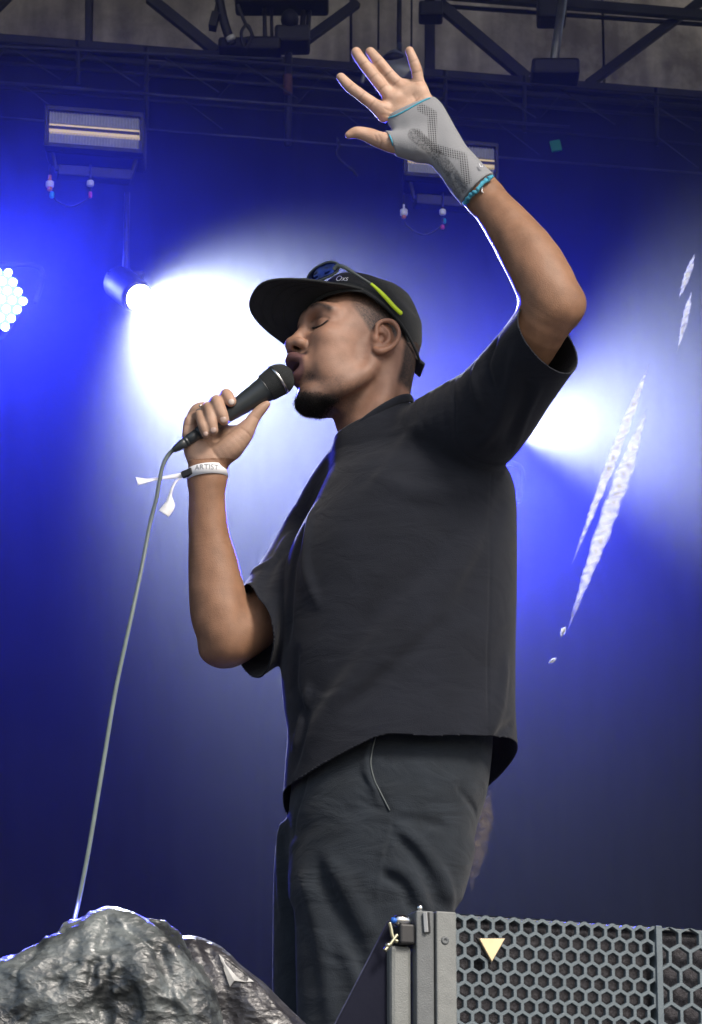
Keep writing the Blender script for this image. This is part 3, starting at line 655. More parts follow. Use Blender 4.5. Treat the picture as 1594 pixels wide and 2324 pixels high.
mb = MB(); c = PS(1008, 2136) - ey * .004; mb.lathe(c, -ey, [(0, .0058), (.0014, .0052), (.0016, .0022), (.0004, .0018)], 18); mb.build('screw', M['speaker'], sp, True)
mb = MB(); c = PS(957, 2062); mb.lathe(c + ey * .006, ez, [(-.006, .0022), (.002, .0042), (.005, .0030), (.006, .001)], 14); mb.build('pin', M['chrome'], sp, True)
mb = MB(); a, b = PS(963, 2072), PS(966, 2118); mb.bar(a - ey * .003, b - ey * .003, .006, .006); mb.build('latch_bar', M['alu'], sp, False, .001)
mb = MB(); a, b = PS(971, 2072), PS(974, 2117); mb.bar(a - ey * .0015, b - ey * .0015, .0035, .003); mb.build('latch_slot', M['black'], sp)
sbox('latch_block', sl(909, 2120)[0], -.002, .0, .05, zl + .0005, sl(926, 2097)[1], 'black', .003)
mb = MB(); mb.lathe(PS(900, 2086) + ey * .01, ex, [(0, .004), (.004, .0075), (.016, .0085), (.019, .0065), (.024, .0065), (.025, .003)], 18); mb.build('bolt', M['chrome'], sp, True)
mb = MB(); mb.sphere(PS(897, 2088) + ey * .005, .0042, 10, 8); mb.build('bolt_cap', mat('blue_plastic', (.02, .12, .5), .4), sp, True)
clipm = mat('brass_clip', (.55, .52, .36), .3, metal=1)
mb = MB(); mb.tube(catmull([PS(884, 2094), PS(888, 2108), PS(891, 2124), PS(896, 2134), PS(903, 2137)], 5), .0026, 8); mb.tube(catmull([PS(902, 2122), PS(894, 2132), PS(884, 2146), PS(873, 2158)], 5), .0030, 8); mb.sphere(PS(881, 2146), .0042, 10, 8); mb.build('carabiner', clipm, sp, True)
cv = MB(); pts2 = [PS(886, 2086, .03), PS(898, 2100, .03), PS(900, 2640, .03), PS(600, 2640, .03)]; cv.prism(pts2, ey * .012)
tag(cv.build('black_cover', M['curtain'], None, False, .003), 'dark cover sheet hanging diagonally from the left side of the loudspeaker', 'cover')
# ------------------------------------------------------------------ plastic-wrapped equipment, lower left
def plastic(c0=(.020, .023, .025, 1), c1=(.17, .19, .19, 1), nm='wet_plastic'):
    m = bpy.data.materials.new(nm); m.use_nodes = True; n = m.node_tree.nodes; l = m.node_tree.links; b = n['Principled BSDF']
    tc = n.new('ShaderNodeTexCoord'); mp = n.new('ShaderNodeMapping'); mp.inputs['Scale'].default_value = (1, 1, 1.6); mp.inputs['Rotation'].default_value = (0, .5, 0)
    a = n.new('ShaderNodeTexNoise'); a.inputs['Scale'].default_value = 11; a.inputs['Detail'].default_value = 8; a.inputs['Roughness'].default_value = .66; a.inputs['Distortion'].default_value = .2
    l.new(tc.outputs['Object'], mp.inputs[0]); l.new(mp.outputs[0], a.inputs['Vector'])
    r = n.new('ShaderNodeValToRGB'); r.color_ramp.elements[0].position = .42; r.color_ramp.elements[0].color = c0; r.color_ramp.elements[1].position = .66; r.color_ramp.elements[1].color = c1
    l.new(a.outputs['Fac'], r.inputs[0]); l.new(r.outputs[0], b.inputs['Base Color']); b.inputs['Roughness'].default_value = .36; b.inputs['Specular IOR Level'].default_value = .9
    dv = n.new('ShaderNodeVectorMath'); dv.operation = 'MULTIPLY_ADD'; dv.inputs[1].default_value = (.035, .035, .035); l.new(a.outputs['Color'], dv.inputs[0]); l.new(mp.outputs[0], dv.inputs[2])
    hs = []
    for sc_, wt in ((14, 1.0), (33, .55), (90, .2)):
        v = n.new('ShaderNodeTexVoronoi'); v.feature = 'F1'; v.inputs['Scale'].default_value = sc_; l.new(dv.outputs[0], v.inputs['Vector']); q = n.new('ShaderNodeMath'); q.operation = 'MULTIPLY'; q.inputs[1].default_value = wt; l.new(v.outputs['Distance'], q.inputs[0]); hs.append(q)
    s1 = n.new('ShaderNodeMath'); l.new(hs[0].outputs[0], s1.inputs[0]); l.new(hs[1].outputs[0], s1.inputs[1]); s2 = n.new('ShaderNodeMath'); l.new(s1.outputs[0], s2.inputs[0]); l.new(hs[2].outputs[0], s2.inputs[1])
    bp = n.new('ShaderNodeBump'); bp.inputs['Strength'].default_value = .75; bp.inputs['Distance'].default_value = .010; l.new(s2.outputs[0], bp.inputs['Height']); l.new(bp.outputs[0], b.inputs['Normal'])
    return m
M['plastic'] = plastic()
D1 = -1.2
def crumple(F, amp, freq, seed):
    rg = np.random.default_rng(seed); dirs = rg.normal(size=(9, 3)); dirs /= np.linalg.norm(dirs, axis=1)[:, None]; ph = rg.uniform(0, 6, 9); fr = freq * rg.uniform(.5, 2.0, 9)
    def fn(X):
        wv_ = .03 * np.sin(X[..., 0:1] * 23 + ph[0]) + .02 * np.sin(X[..., 2:3] * 31 + ph[1]); Y = X + wv_
        o = 0
        for i in range(9): o = o + (1 - 2 * np.abs((((Y @ dirs[i]) * fr[i] + ph[i]) % 1) * 2 - 1)) / (fr[i] / freq)
        return amp * o / 3
    F.put(fn, [-99] * 3, [99] * 3, 'r', 0)
G = Field(); G.rng = (-1.6, -.85); q = lambda r: r * (DP + D1) / FPX
G.chain([P(-220, 2480, D1), P(-60, 2380, D1), P(80, 2300, D1), P(200, 2240, D1), P(300, 2240, D1), P(370, 2300, D1)], [q(150), q(150), q(145), q(140), q(148), q(130)], k=.03)
G.chain([P(225, 2180, D1), P(240, 2085, D1 - .0)], [q(90), q(14)], k=.03)
G.chain([P(300, 2160, D1), P(380, 2135, D1)], [q(70), q(24)], k=.03)
G.chain([P(250, 2500, D1), P(400, 2500, D1), P(430, 2380, D1)], [q(200), q(150), q(80)], k=.03)
GR = []
for pts_, am_, wd_ in (([(241, 2060), (190, 2110), (110, 2170), (20, 2260)], .008, .009), ([(241, 2065), (200, 2160), (150, 2260), (120, 2340)], .009, .009), ([(245, 2070), (250, 2160), (235, 2260), (240, 2340)], -.008, .010), ([(250, 2065), (300, 2130), (330, 2210), (330, 2330)], .010, .009),
        ([(255, 2060), (330, 2100), (390, 2160), (425, 2240)], .010, .008), ([(262, 2095), (345, 2150), (385, 2240), (400, 2330)], -.010, .009), ([(60, 2210), (150, 2215), (230, 2200)], .007, .008), ([(300, 2240), (370, 2235), (420, 2280)], .007, .007), ([(180, 2290), (260, 2270), (320, 2290)], -.007, .008), ([(20, 2290), (80, 2270), (140, 2290)], .007, .008), ([(160, 2150), (220, 2135), (300, 2150)], -.006, .007)):
    GR.append((hits(G, pts_, 0, 4), am_ * 1.5, wd_ * 1.3, 1, 0, 1))
rc_ = np.random.default_rng(11)
for k_ in range(110):
    u_, v_ = rc_.uniform(-10, 440), rc_.uniform(2090, 2330); an = math.atan2(v_ - 2040, u_ - 241) + rc_.normal() * .5; ln_ = rc_.uniform(25, 80); q3 = [(u_ + math.cos(an + j * rc_.uniform(-.25, .25)) * ln_ * j, v_ + math.sin(an + j * .1) * ln_ * j) for j in (-1, 0, 1)]
    GR.append((hits(G, q3, 0, 3), rc_.choice([-1, 1]) * rc_.uniform(.003, .0075), rc_.uniform(.004, .009), 1, 0, 1))
for a_ in GR: G.ridge(*a_)
crumple(G, .0046, 8, 4)
o = G.mesh('plastic_wrap', .0026 * QH, P(-420, 2700, D1) - np.array([0, .3, 0]), P(560, 2030, D1) + np.array([0, .3, 0]), None, M['plastic'], relax=0)
tag(o, 'crumpled silver-grey plastic sheeting wrapped over equipment at lower left', 'plastic sheet')
G2 = Field(); D2 = -1.12; G2.rng = (-1.5, -.75)
G2.chain([P(360, 2230, D2), P(430, 2230, D2), P(500, 2270, D2), P(580, 2340, D2), P(700, 2470, D2)], [q(90), q(105), q(95), q(88), q(90)], k=.03)
G2.chain([P(400, 2500, D2), P(600, 2500, D2)], [q(180), q(130)], k=.03)
for pts_, am_, wd_ in (([(430, 2130), (455, 2200), (470, 2330)], .010, .009), ([(460, 2140), (500, 2210), (530, 2330)], -.010, .009), ([(490, 2165), (550, 2230), (590, 2320)], .010, .009), ([(530, 2190), (600, 2260), (660, 2340)], .008, .008)): G2.ridge(hits(G2, pts_, 0, 4), am_ * 1.4, wd_ * 1.3, 1, 0, 1)
crumple(G2, .0050, 6, 8)
M['tarp'] = plastic((.016, .015, .019, 1), (.06, .058, .066, 1), 'black_tarp')
o = G2.mesh('black_tarp', .0035 * QH, P(250, 2700, D2) - np.array([0, .3, 0]), P(860, 2080, D2) + np.array([0, .3, 0]), None, M['tarp'], relax=0)
tag(o, 'black tarpaulin lump behind the silver plastic sheeting', 'tarpaulin')
mb = MB(); pa = hits(G2, [(497, 2166), (535, 2192), (577, 2228), (556, 2229), (532, 2226), (522, 2240), (510, 2205)], .003); mb.prism(pa, (0, .006, 0)); mb.build('white_patch', mat('white_patch', (.42, .42, .41), .6, var=.25, scale=40), o)
# ------------------------------------------------------------------ head frame
def head_axes(a, b, r):
    a, b, r = map(R, (a, b, r)); s, c = math.sin, math.cos
    F = np.array([-c(a) * c(b), -s(a) * c(b), s(b)]); U = np.array([c(a) * s(b), s(a) * s(b), c(b)]); L = np.cross(U, F)
    return F, L * c(r) + U * s(r), U * c(r) - L * s(r)
HF, HL, HU = head_axes(20, 10, 10)
HR = np.column_stack([HF, HL, HU])
HO = P(852, 770, -.075) - HL * .074
def H(f, l, u): return HO + HR @ np.array([f, l, u])
def HP(u, v, l):                         # photo pixel on the head's slice l -> (f, u)
    r = ray(u, v); t = (l - (ORG - HO) @ HL) / (r @ HL); q = (ORG + r * t - HO) @ HR
    return q[0], q[2]
def HH(f, u, l): return H(f, l, u)
DM = float((H(.12, 0, -.06))[1] - DP)          # depth of the microphone head
# ------------------------------------------------------------------ skin body: head, neck, arms, hands
B = Field()
B.ell(H(-.012, 0, .055), (.094, .074, .088), HR)                       # cranium
B.ell(H(.040, 0, .015), (.066, .066, .085), HR, k=.03)                 # upper face
B.ell(H(.045, 0, -.045), (.056, .048, .064), HR, k=.028)                # lower face
for s in (1, -1):
    B.chain([H(-.004, s * .060, -.015), H(.002, s * .058, -.055), H(.040, s * .043, -.092), H(.076, s * .018, -.106)], [.013, .0145, .0150, .0150], k=.022)   # mandible
    B.ell(H(.070, s * .046, -.006), (.024, .020, .018), HR, k=.026)    # cheek bone
    B.ell(H(.054, s * .042, -.050), (.036, .018, .036), HR, k=.030)     # cheek
    B.chain([H(.076, s * .054, .044), H(.094, s * .036, .052), H(.100, s * .012, .046)], [.009, .011, .011], k=.02)   # brow ridge
    B.ell(H(.101, s * .030, .026), (.016, .018, .013), HR, 's', .014)  # eye socket
    B.ell(H(.0775, s * .034, .0250), (.0165, .0190, .0165), HR, k=.012)   # closed lids over the eyeball
    B.ell(H(.1135, s * .0165, -.0125), (.0125, .0105, .0100), HR, k=.007)  # wing of the nose
B.chain([H(.098, 0, .048), H(.103, 0, .030), H(.1135, 0, .010), H(.1205, 0, -.006)], [.011, .0080, .0085, .0105], k=.012)
B.ell(H(.1225, 0, -.0105), (.0125, .0125, .0105), HR, k=.010)            # tip
for s in (1, -1): B.ell(H(.1165, s * .0090, -.0205), (.0080, .0052, .0085), HR, 's', .003)       # nostrils
B.ell(H(.092, 0, -.052), (.026, .034, .030), HR, k=.016)               # muzzle
B.chain([H(.100, .027, -.051), H(.113, .017, -.042), H(.1210, .006, -.0385), H(.1210, -.006, -.0385), H(.113, -.017, -.042), H(.100, -.027, -.051)], [.004, .0078, .0088, .0088, .0078, .004], k=.005)
B.chain([H(.099, .025, -.055), H(.106, .015, -.068), H(.1095, .005, -.0725), H(.1095, -.005, -.0725), H(.106, -.015, -.068), H(.099, -.025, -.055)], [.004, .0075, .0085, .0085, .0075, .004], k=.005)
B.ell(H(.113, 0, -.056), (.020, .0175, .0072), HR, 's', .004)          # open mouth
B.ell(H(.080, 0, -.106), (.021, .025, .020), HR, k=.018)               # chin
B.ridge([H(.1095, .012, -.026), H(.104, .024, -.036), H(.095, .032, -.052)], -.0016, .006)    # fold from nose to mouth
# near ear (and its twin)
for s in (1, -1):
    E_ = lambda f, u, l: H(f, s * l, u)
    B.ell(E_(-.014, .004, .0740), (.021, .0085, .031), HR, k=.008)
    B.chain([E_(.001, .010, .080), E_(.002, .024, .0815), E_(-.009, .035, .084), E_(-.024, .033, .089), E_(-.034, .018, .092), E_(-.034, .000, .090), E_(-.025, -.014, .085), E_(-.010, -.024, .080), E_(-.001, -.022, .077)],
            [.0032, .0038, .0042, .0044, .0044, .0042, .0048, .0068, .0050], k=.003, n=5)
    B.ell(E_(-.014, .012, .091), (.0150, .0100, .0180), HR, 's', .004)
    B.chain([E_(-.009, .026, .0790), E_(-.020, .016, .0815), E_(-.022, .002, .0815), E_(-.014, -.008, .080)], [.0028, .0034, .0036, .0034], k=.003)
    B.ell(E_(-.0095, .003, .0815), (.0078, .0085, .0100), HR, 's', .003)
    B.ell(E_(.001, -.001, .0790), (.0050, .0042, .0070), HR, k=.004)
# neck
B.chain([P(862, 835, .0), P(850, 905, .0), P(854, 990, .0), P(895, 1075, .03)], [.060, .0605, .061, .048], k=.022)
B.chain([P(893, 800, -.035), P(872, 900, -.055), P(815, 985, -.045)], [.010, .012, .012], k=.02)
B.ell(P(781, 955, .0), (.012, .014, .018), k=.014)
# torso core, hidden by the shirt
B.loft([(P(0, v, 0)[2], P(u, v, 0)[0], DP + .0, rx, ry) for v, u, rx, ry in ((1040, 900, .10, .10), (1150, 915, .13, .12), (1400, 905, .13, .11), (1700, 895, .13, .11))], k=.04)
B.cone(P(890, 1075, .03), P(1085, 960, -.12), .045, .04, k=.02); B.cone(P(890, 1085, .03), P(735, 1210, .15), .045, .04, k=.02); B.cone(P(890, 1070, .03), P(900, 1180, 0), .048, .06, k=.02)
# raised arm
B.chain([P(1085, 955, -.13), P(1150, 850, -.20), P(1218, 752, -.27), P(1254, 692, -.30)], [px(66), px(64), px(63), px(60, -.3)], k=.02)
B.chain([P(1262, 690, -.30), P(1243, 655, -.30), P(1205, 585, -.285), P(1155, 515, -.265), P(1112, 460, -.245), P(1075, 415, -.23)], [px(59), px(66), px(64), px(53), px(44), px(41)], k=.02, n=9)
B.ell(P(1292, 690, -.30), (px(30), .022, px(36)), k=.02)          # elbow point
B.ridge([P(1262, 715, -.375), P(1284, 704, -.375), P(1300, 694, -.36)], -.004, .012)
B.ridge([P(1238, 690, -.385), P(1225, 640, -.39), P(1190, 570, -.36)], .002, .012)
sv = P(976.3, 235, -.2) - P(900, 300, -.2)
def pc(u, v, d, hw, th): return (P(u, v, d), sv, px(hw, d), th)
B.echain([pc(1098, 448, -.24, 42, .029), pc(1055, 396, -.225, 40, .025), pc(1020, 352, -.215, 42, .0195), pc(985, 312, -.207, 52, .0175), pc(951, 270, -.200, 61, .0155), pc(916, 226, -.195, 53, .0125), pc(905, 214, -.195, 46, .010)], k=.016)
DF = -.197
fing = [([(872, 262), (853, 241), (821, 217), (794, 196), (774, 175)], [15, 14.5, 13, 12.3, 10.8], [0, -.004, -.010, -.012, -.010]),
        ([(896, 234), (875, 206), (848, 172), (825, 143), (809, 119)], [15, 14, 13.4, 12.8, 11.3], [0, -.002, -.006, -.008, -.006]),
        ([(922, 215), (906, 193), (882, 166), (858, 137), (841, 117)], [15, 13.6, 13, 12.2, 10.8], [0, -.002, -.004, -.004, -.002]),
        ([(950, 212), (950, 190), (947, 162), (939, 137), (930, 115)], [14.5, 13, 12, 11.4, 9.8], [0, -.002, -.008, -.012, -.014])]
for pts, rr, dd in fing:
    B.chain([P(u, v, DF + e) for (u, v), e in zip(pts, dd)], [px(r * 1.10, DF) for r in rr], k=.006, n=5)
# palm pads and creases
B.ell(P(872, 246, DF - .005), (.013, .011, .011), k=.010); B.ell(P(900, 220, DF - .004), (.012, .010, .010), k=.010); B.ell(P(935, 205, DF - .004), (.013, .010, .012), k=.010); B.ell(P(957, 208, DF - .003), (.012, .011, .016), k=.010)
# thumb of the raised hand
thumb = [(948, 332), (905, 326), (866, 319), (838, 307), (812, 300), (792, 306)]
B.chain([P(u, v, DF - .014) for u, v in thumb], [px(r, DF) for r in (30, 26, 20.5, 17, 14.5, 9)], k=.014, n=5)
# microphone arm
DW = DM + .022
B.chain([P(735, 1210, .15), P(650, 1330, .08), P(570, 1425, .02), P(520, 1455, .0)], [px(62), px(60), px(58), px(54)], k=.02)
B.chain([P(512, 1455, .0), P(500, 1400, -.005), P(488, 1310, -.01), P(474, 1210, DW * .6), P(470, 1120, DW * .9), P(471, 1075, DW)], [px(55), px(65), px(60), px(46), px(41), px(42)], k=.02, n=9)
B.ell(P(492, 1478, .01), (px(34), .03, px(26)), k=.02)
# holding hand, everything measured from the microphone axis
hx = P(560, 1000, 0) - P(430, 1000, 0)
def hc(u, v, e, hw, th): return (P(u, v, DM + e), hx, px(hw), th)
B.echain([hc(471, 1085, .024, 41, .026), hc(472, 1055, .026, 41, .023), hc(471, 1022, .030, 49, .018), hc(466, 985, .034, 52, .014), hc(466, 950, .034, 44, .012), hc(466, 935, .030, 36, .010)], k=.014)
B.chain([P(492, 1040, DM + .012), P(522, 1018, DM + .006), P(552, 988, DM + .002), P(566, 966, DM + .0), P(580, 944, DM - .002), P(594, 928, DM - .004), P(606, 917, DM - .006)],
        [px(24), px(28), px(22), px(17), px(14.2), px(12), px(8.5)], k=.014)
B.chain([P(520, 985, DM + .024), P(548, 980, DM + .014)], [px(20), px(16)], k=.016)
B.ell(P(448, 1018, DM + .014), (px(30), .018, px(34)), k=.016)
B.chain([P(430, 985, DM + .022), P(431, 955, DM + .022)], [px(17), px(13)], k=.01)
hold = [([(498, 950, .036), (505, 915, .030), (510, 897, .012), (516, 897, -.012), (524, 911, -.0245)], [13, 13, 13, 14, 12.5]),
        ([(482, 950, .036), (484, 922, .028), (488, 911, .008), (493, 913, -.016), (502, 936, -.0255), (508, 953, -.0245)], [13, 13, 14, 14.5, 14.5, 12.5]),
        ([(464, 955, .036), (466, 935, .026), (471, 926, .006), (475, 929, -.014), (480, 953, -.0245), (484.5, 976, -.0235)], [13, 13, 13, 13.5, 13.5, 12]),
        ([(440, 955, .032), (446, 946, .018), (454, 942, -.002), (457, 950, -.014), (462, 968, -.0225), (467, 984, -.0215)], [12, 12, 11.5, 12, 12, 10.5])]
for pts, rr in hold:
    B.chain([P(u, v, DM + e) for u, v, e in pts], [px(r) for r in rr], k=.0035, n=6)
CRE = []
def crease(pts, amp=-.0010, wd=.0017, dense=3):
    q = hits(B, pts, 0, dense); CRE.append(q); CR_A.append((q, amp, wd))
CR_A = []
for pts, rr, dd in fing:
    for j in (1, 2, 3):
        u, v = pts[j]; u2, v2 = pts[j + 1]; n_ = np.array([-(v2 - v), u2 - u], float); n_ /= np.linalg.norm(n_); q = 10 if j < 3 else 8; u, v = (u, v) if j > 1 else (u * .75 + u2 * .25, v * .75 + v2 * .25)
        crease([(u + n_[0] * k_ * q, v + n_[1] * k_ * q) for k_ in (-1, 0, 1)])
crease([(874, 244), (890, 252), (912, 250), (934, 238), (952, 222)]); crease([(868, 258), (886, 262), (905, 264), (922, 258)]); crease([(938, 214), (945, 226), (947, 238)], -.0008)
crease([(860, 304), (866, 318), (863, 334)]); crease([(852, 306), (856, 318)])
crease([(430, 1040), (448, 1043), (470, 1042), (492, 1044)], -.0012, .002); crease([(502, 1046), (490, 1032), (480, 1016), (470, 1004)], -.0013, .0022); crease([(548, 970), (560, 979), (570, 990)], -.0009, .002)
crease([(418, 962), (428, 964), (440, 962)], -.0010, .002); crease([(577, 943), (588, 950)], -.0007, .0018)
NOS = hit(B, 674, 784)[0] - HL * .001 + HF * -.001; q_ = (NOS - HO) @ HR
for s in (1, -1): B.ell(H(q_[0], s * q_[1], q_[2]), (.0062, .0040, .0062), HR, 's', .002)
NOSL = q_
crease([(694, 766), (700, 774), (701, 784), (695, 793), (688, 796)], -.0014, .0022); CRE.pop()
def loc(pts): return [tuple((x - HO) @ HR) for x in hits(B, pts, 0, 3)]
LIDL = loc([(710, 744), (721, 742), (733, 735.5), (744, 727)]); LIDU = loc([(708, 731), (720, 722), (736, 719), (748, 722)])
BROW = loc([(683, 714), (692, 703), (705, 695.5), (720, 691.5), (735, 693), (749, 700)])
for q, a_, w2 in CR_A: B.ridge(q, a_, w2, 1)
B.ridge([H(*p) for p in LIDL], -.0030, .0020, 1); B.ridge([H(*p) for p in LIDU], -.0012, .0026); B.ridge([H(*p) for p in BROW], .0022, .0050)
B.noise(.0006, 22)

SK = np.array([.270, .143, .085]); PALM = np.array([.56, .36, .26]); FACE = np.array([.300, .165, .110]); HAIR = np.array([.018, .014, .013])
def body_col(V):
    creased = []
    q = (V - HO) @ HR; f, l, u = q[:, 0], np.abs(q[:, 1]), q[:, 2]
    nz = rng.uniform(-1, 1, len(V))
    nz2 = np.sin(V[:, 0] * 190 + 1) * np.sin(V[:, 1] * 170) + np.sin(V[:, 2] * 210)
    col = np.tile(SK, (len(V), 1))
    def mixc(c, w_):
        w_ = np.clip(w_, 0, 1)[:, None]; col[:] = col * (1 - w_) + np.array(c) * w_
    zc = P(0, 1000, 0)[2]; head = (V[:, 2] > P(0, 1045, 0)[2]) & (V[:, 0] < P(1010, 900, 0)[0]) & (V[:, 0] > P(640, 900, 0)[0]) & (V[:, 2] < P(0, 560, 0)[2])
    hw = head.astype(float)
    mixc(FACE, hw)
    mixc((.20, .105, .066), hw * .12 * sstep(.35, 1.2, nz2))
    # eye area, lid line, brows, lips
    g = lambda F0, L0, U0, a, b, c: np.exp(-(((f - F0) / a) ** 2 + ((l - L0) / b) ** 2 + ((u - U0) / c) ** 2))
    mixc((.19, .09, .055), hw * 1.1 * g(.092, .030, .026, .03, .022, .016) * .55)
    def line(pts, wdt, c, a=1):
        pp = np.array(catmull(pts, 6)); D = np.full(len(V), 9.); X = np.stack([f, l, u], 1)
        for i in range(len(pp) - 1):
            a_ = pp[i]; ab = pp[i + 1] - a_; w_ = X - a_; t = np.clip((w_ @ ab) / (ab @ ab), 0, 1); w_ = w_ - t[:, None] * ab
            D = np.minimum(D, (w_ * w_).sum(1))
        mixc(c, hw * a * np.exp(-D / wdt ** 2))
    line(LIDL, .0020, (.030, .018, .014), 1.25)
    line(LIDU, .0022, (.13, .065, .042), .8)
    line(BROW, .0052, (.030, .020, .016), 1.1 + .2 * nz)
    mixc((.135, .062, .060), hw * 1.2 * (sstep(.1005, .106, f) * sstep(.032, .024, l) * sstep(-.0305, -.0345, u) * sstep(-.083, -.079, u)))
    mixc((.012, .006, .006), hw * g(.104, 0, -.0565, .012, .014, .0050) * 1.6)
    mixc((.02, .008, .006), hw * g(NOSL[0], NOSL[1], NOSL[2], .0062, .0045, .0062) * 1.5)  # nostril shade darkened into the skin colour
    mixc(HAIR * 1.6, hw * .8 * g(.106, .024, -.0350, .012, .010, .0050) * (1 + .3 * nz)); mixc(HAIR * 1.6, hw * .55 * g(.112, .008, -.0300, .012, .012, .0028))
    mixc(HAIR * 1.6, hw * .75 * g(.094, .028, -.078, .014, .010, .008) * (1 + .5 * nz))
    jw = sstep(-.062, -.092, u - .25 * np.maximum(.05 - f, 0) + .004 * nz2) * sstep(-.015, .02, f) * sstep(.075, .055, l)
    mixc(HAIR * 3, hw * jw * np.clip(.34 + .22 * nz, 0, 1))
    # goatee under and round the chin
    be = sstep(-.090, -.128, u + .14 * np.maximum(l - .024, 0) + .004 * nz2 + .007 * nz) * sstep(.012, .035, f + .004 * nz2) * sstep(.062, .045, l)
    be = np.maximum(be, sstep(-.088, -.098, u) * sstep(.088, .098, f) * sstep(.02, .012, l) * .8)
    mixc(HAIR * 1.3, hw * be * np.clip(.90 + .16 * nz, 0, 1))
    # cropped scalp hair
    line_f = np.interp(u, [.0, .026, .04, .056, .09], [.004, .020, .033, .046, .050])
    ha = sstep(.004, -.006, f - line_f + .0015 * nz) * sstep(.004, .03, u + .004 * nz2) 
    ha = np.maximum(ha, sstep(-.050, -.062, f + .15 * np.minimum(u + .03, 0)) * sstep(-.068, -.045, u + .002 * nz2) * sstep(.086, .07, l))
    ear = (l > .0765) & (f < .006) & (f > -.042) & (u < .04)
    ha = ha * (1 - ear)
    dens = .55 + .40 * sstep(.05, -.03, f)
    mixc(HAIR * 1.5, hw * ha * np.clip(dens + .22 * nz, 0, 1))
    mixc((.33, .16, .095), hw * ear * .6)
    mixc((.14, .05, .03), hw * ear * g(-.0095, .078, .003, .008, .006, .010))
    # neck a little more even
    # palms
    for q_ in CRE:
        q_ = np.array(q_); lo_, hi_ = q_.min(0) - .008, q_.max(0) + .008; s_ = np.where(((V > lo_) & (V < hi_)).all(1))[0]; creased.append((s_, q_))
    pr = (V[:, 2] > P(0, 480, 0)[2]).astype(float)
    front = sstep(DP + DF + .006, DP + DF - .004, V[:, 1])
    mixc(PALM, pr * (.35 + .65 * front)); mixc((.42, .215, .125), pr * sstep(.3, 1.4, nz2) * .35)
    lh = ((V[:, 0] < P(625, 950, 0)[0]) & (V[:, 2] > P(0, 1065, 0)[2])).astype(float)
    mixc((.47, .30, .215), lh * .85); thn = lh * sstep(P(0, 975, 0)[2] , P(0, 990, 0)[2], V[:, 2]) * 0
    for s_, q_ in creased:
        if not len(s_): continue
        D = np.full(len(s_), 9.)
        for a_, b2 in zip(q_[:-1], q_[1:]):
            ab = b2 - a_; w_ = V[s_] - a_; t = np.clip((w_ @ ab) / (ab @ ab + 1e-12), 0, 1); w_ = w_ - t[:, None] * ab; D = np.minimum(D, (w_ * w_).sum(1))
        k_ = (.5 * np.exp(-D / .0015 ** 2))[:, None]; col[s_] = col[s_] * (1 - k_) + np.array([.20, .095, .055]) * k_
    return np.clip(col, 0, 1)
BK = P(890, 2300, 0); STAGE = 1.90
person = thing('person', 'man in black t-shirt and dark trousers singing with one braced hand raised high', 'person', (BK[0], DP, STAGE))
body = B.mesh('body', .0019 * QH, np.array([P(380, 0, 0)[0], 5.4, P(0, 1730, 0)[2]]), np.array([P(1380, 0, 0)[0], 6.34, P(0, 60, -.15)[2]]), person, M['skin'], body_col, relax=1)

# ------------------------------------------------------------------ t-shirt
T = Field()
def ring(v, a, b, d=0., ry=.165):
    c = P((a + b) / 2, v, d); return (c[2], c[0], c[1], (P(b, v, d)[0] - P(a, v, d)[0]) / 2, ry)
T.loft([ring(1030, 780, 1120, 0, .10), ring(1086, 742, 1160, 0, .135), ring(1150, 712, 1172, 0, .155), ring(1260, 657, 1173), ring(1373, 640, 1172), ring(1496, 637, 1171), ring(1600, 643, 1171), ring(1667, 652, 1174, 0, .17), ring(1740, 648, 1178, 0, .175), ring(1900, 634, 1182, 0, .18)], k=.02, e=2.25)
T.chain([P(868, 985, 0), P(900, 1012, -.02), P(1000, 980, -.08), P(1080, 958, -.12)], [px(72), px(60), px(92), px(112)], k=.03)
T.chain([P(860, 1010, .0), P(820, 1075, .04), P(770, 1150, .10), P(728, 1215, .14)], [px(88), px(92), px(92), px(82)], k=.03)
T.chain([P(864, 975, -.002), P(864, 1010, -.012), P(862, 1050, -.018)], [px(92), px(103), px(103)], k=.02)
T.chain([P(1088, 962, -.125), P(1120, 925, -.16), P(1182, 848, -.22), P(1236, 778, -.285), P(1290, 728, -.34)], [px(104), px(103), px(94), px(94, -.3), px(98, -.3)], k=.010)
T.chain([P(725, 1215, .14), P(680, 1300, .095), P(628, 1385, .045), P(575, 1432, .0), P(520, 1470, -.04)], [px(84), px(90), px(94), px(94), px(94)], k=.012)
TR = []
def tr(pts, amp, wid, off=0): TR.append((hits(T, pts, off, 5), amp * (2.2 if wid > .006 else 1.1), wid, 1))
tr([(1010, 1230), (900, 1350), (833, 1422), (759, 1521), (670, 1655)], -.0048, .022)
tr([(985, 1300), (880, 1400), (810, 1500), (700, 1660)], .0022, .026)
tr([(1120, 1190), (1000, 1350), (900, 1470), (800, 1560), (700, 1690)], .0030, .020)
tr([(1030, 1400), (930, 1480), (840, 1560), (760, 1620)], -.0028, .014)
tr([(690, 1200), (668, 1270), (660, 1350), (655, 1450)], -.0045, .010)
tr([(716, 1150), (700, 1200), (694, 1290), (720, 1370)], .0040, .010)
tr([(672, 1480), (668, 1560), (690, 1640), (668, 1740)], -.0050, .009)
tr([(700, 1560), (680, 1640), (668, 1700)], .0040, .008)
tr([(870, 1090), (960, 1120), (1060, 1110)], .0030, .018)
tr([(900, 1015), (870, 1060), (800, 1110)], -.0012, .014)
tr([(960, 960), (900, 1030), (850, 1100)], .0025, .016)
tr([(1150, 1110), (1100, 1240), (1040, 1380)], -.0026, .018)
tr([(1116, 1080), (1114, 1300), (1108, 1500), (1107, 1665)], -.0018, .0028)
tr([(1112, 1665), (1135, 1600), (1150, 1500)], .003, .012)
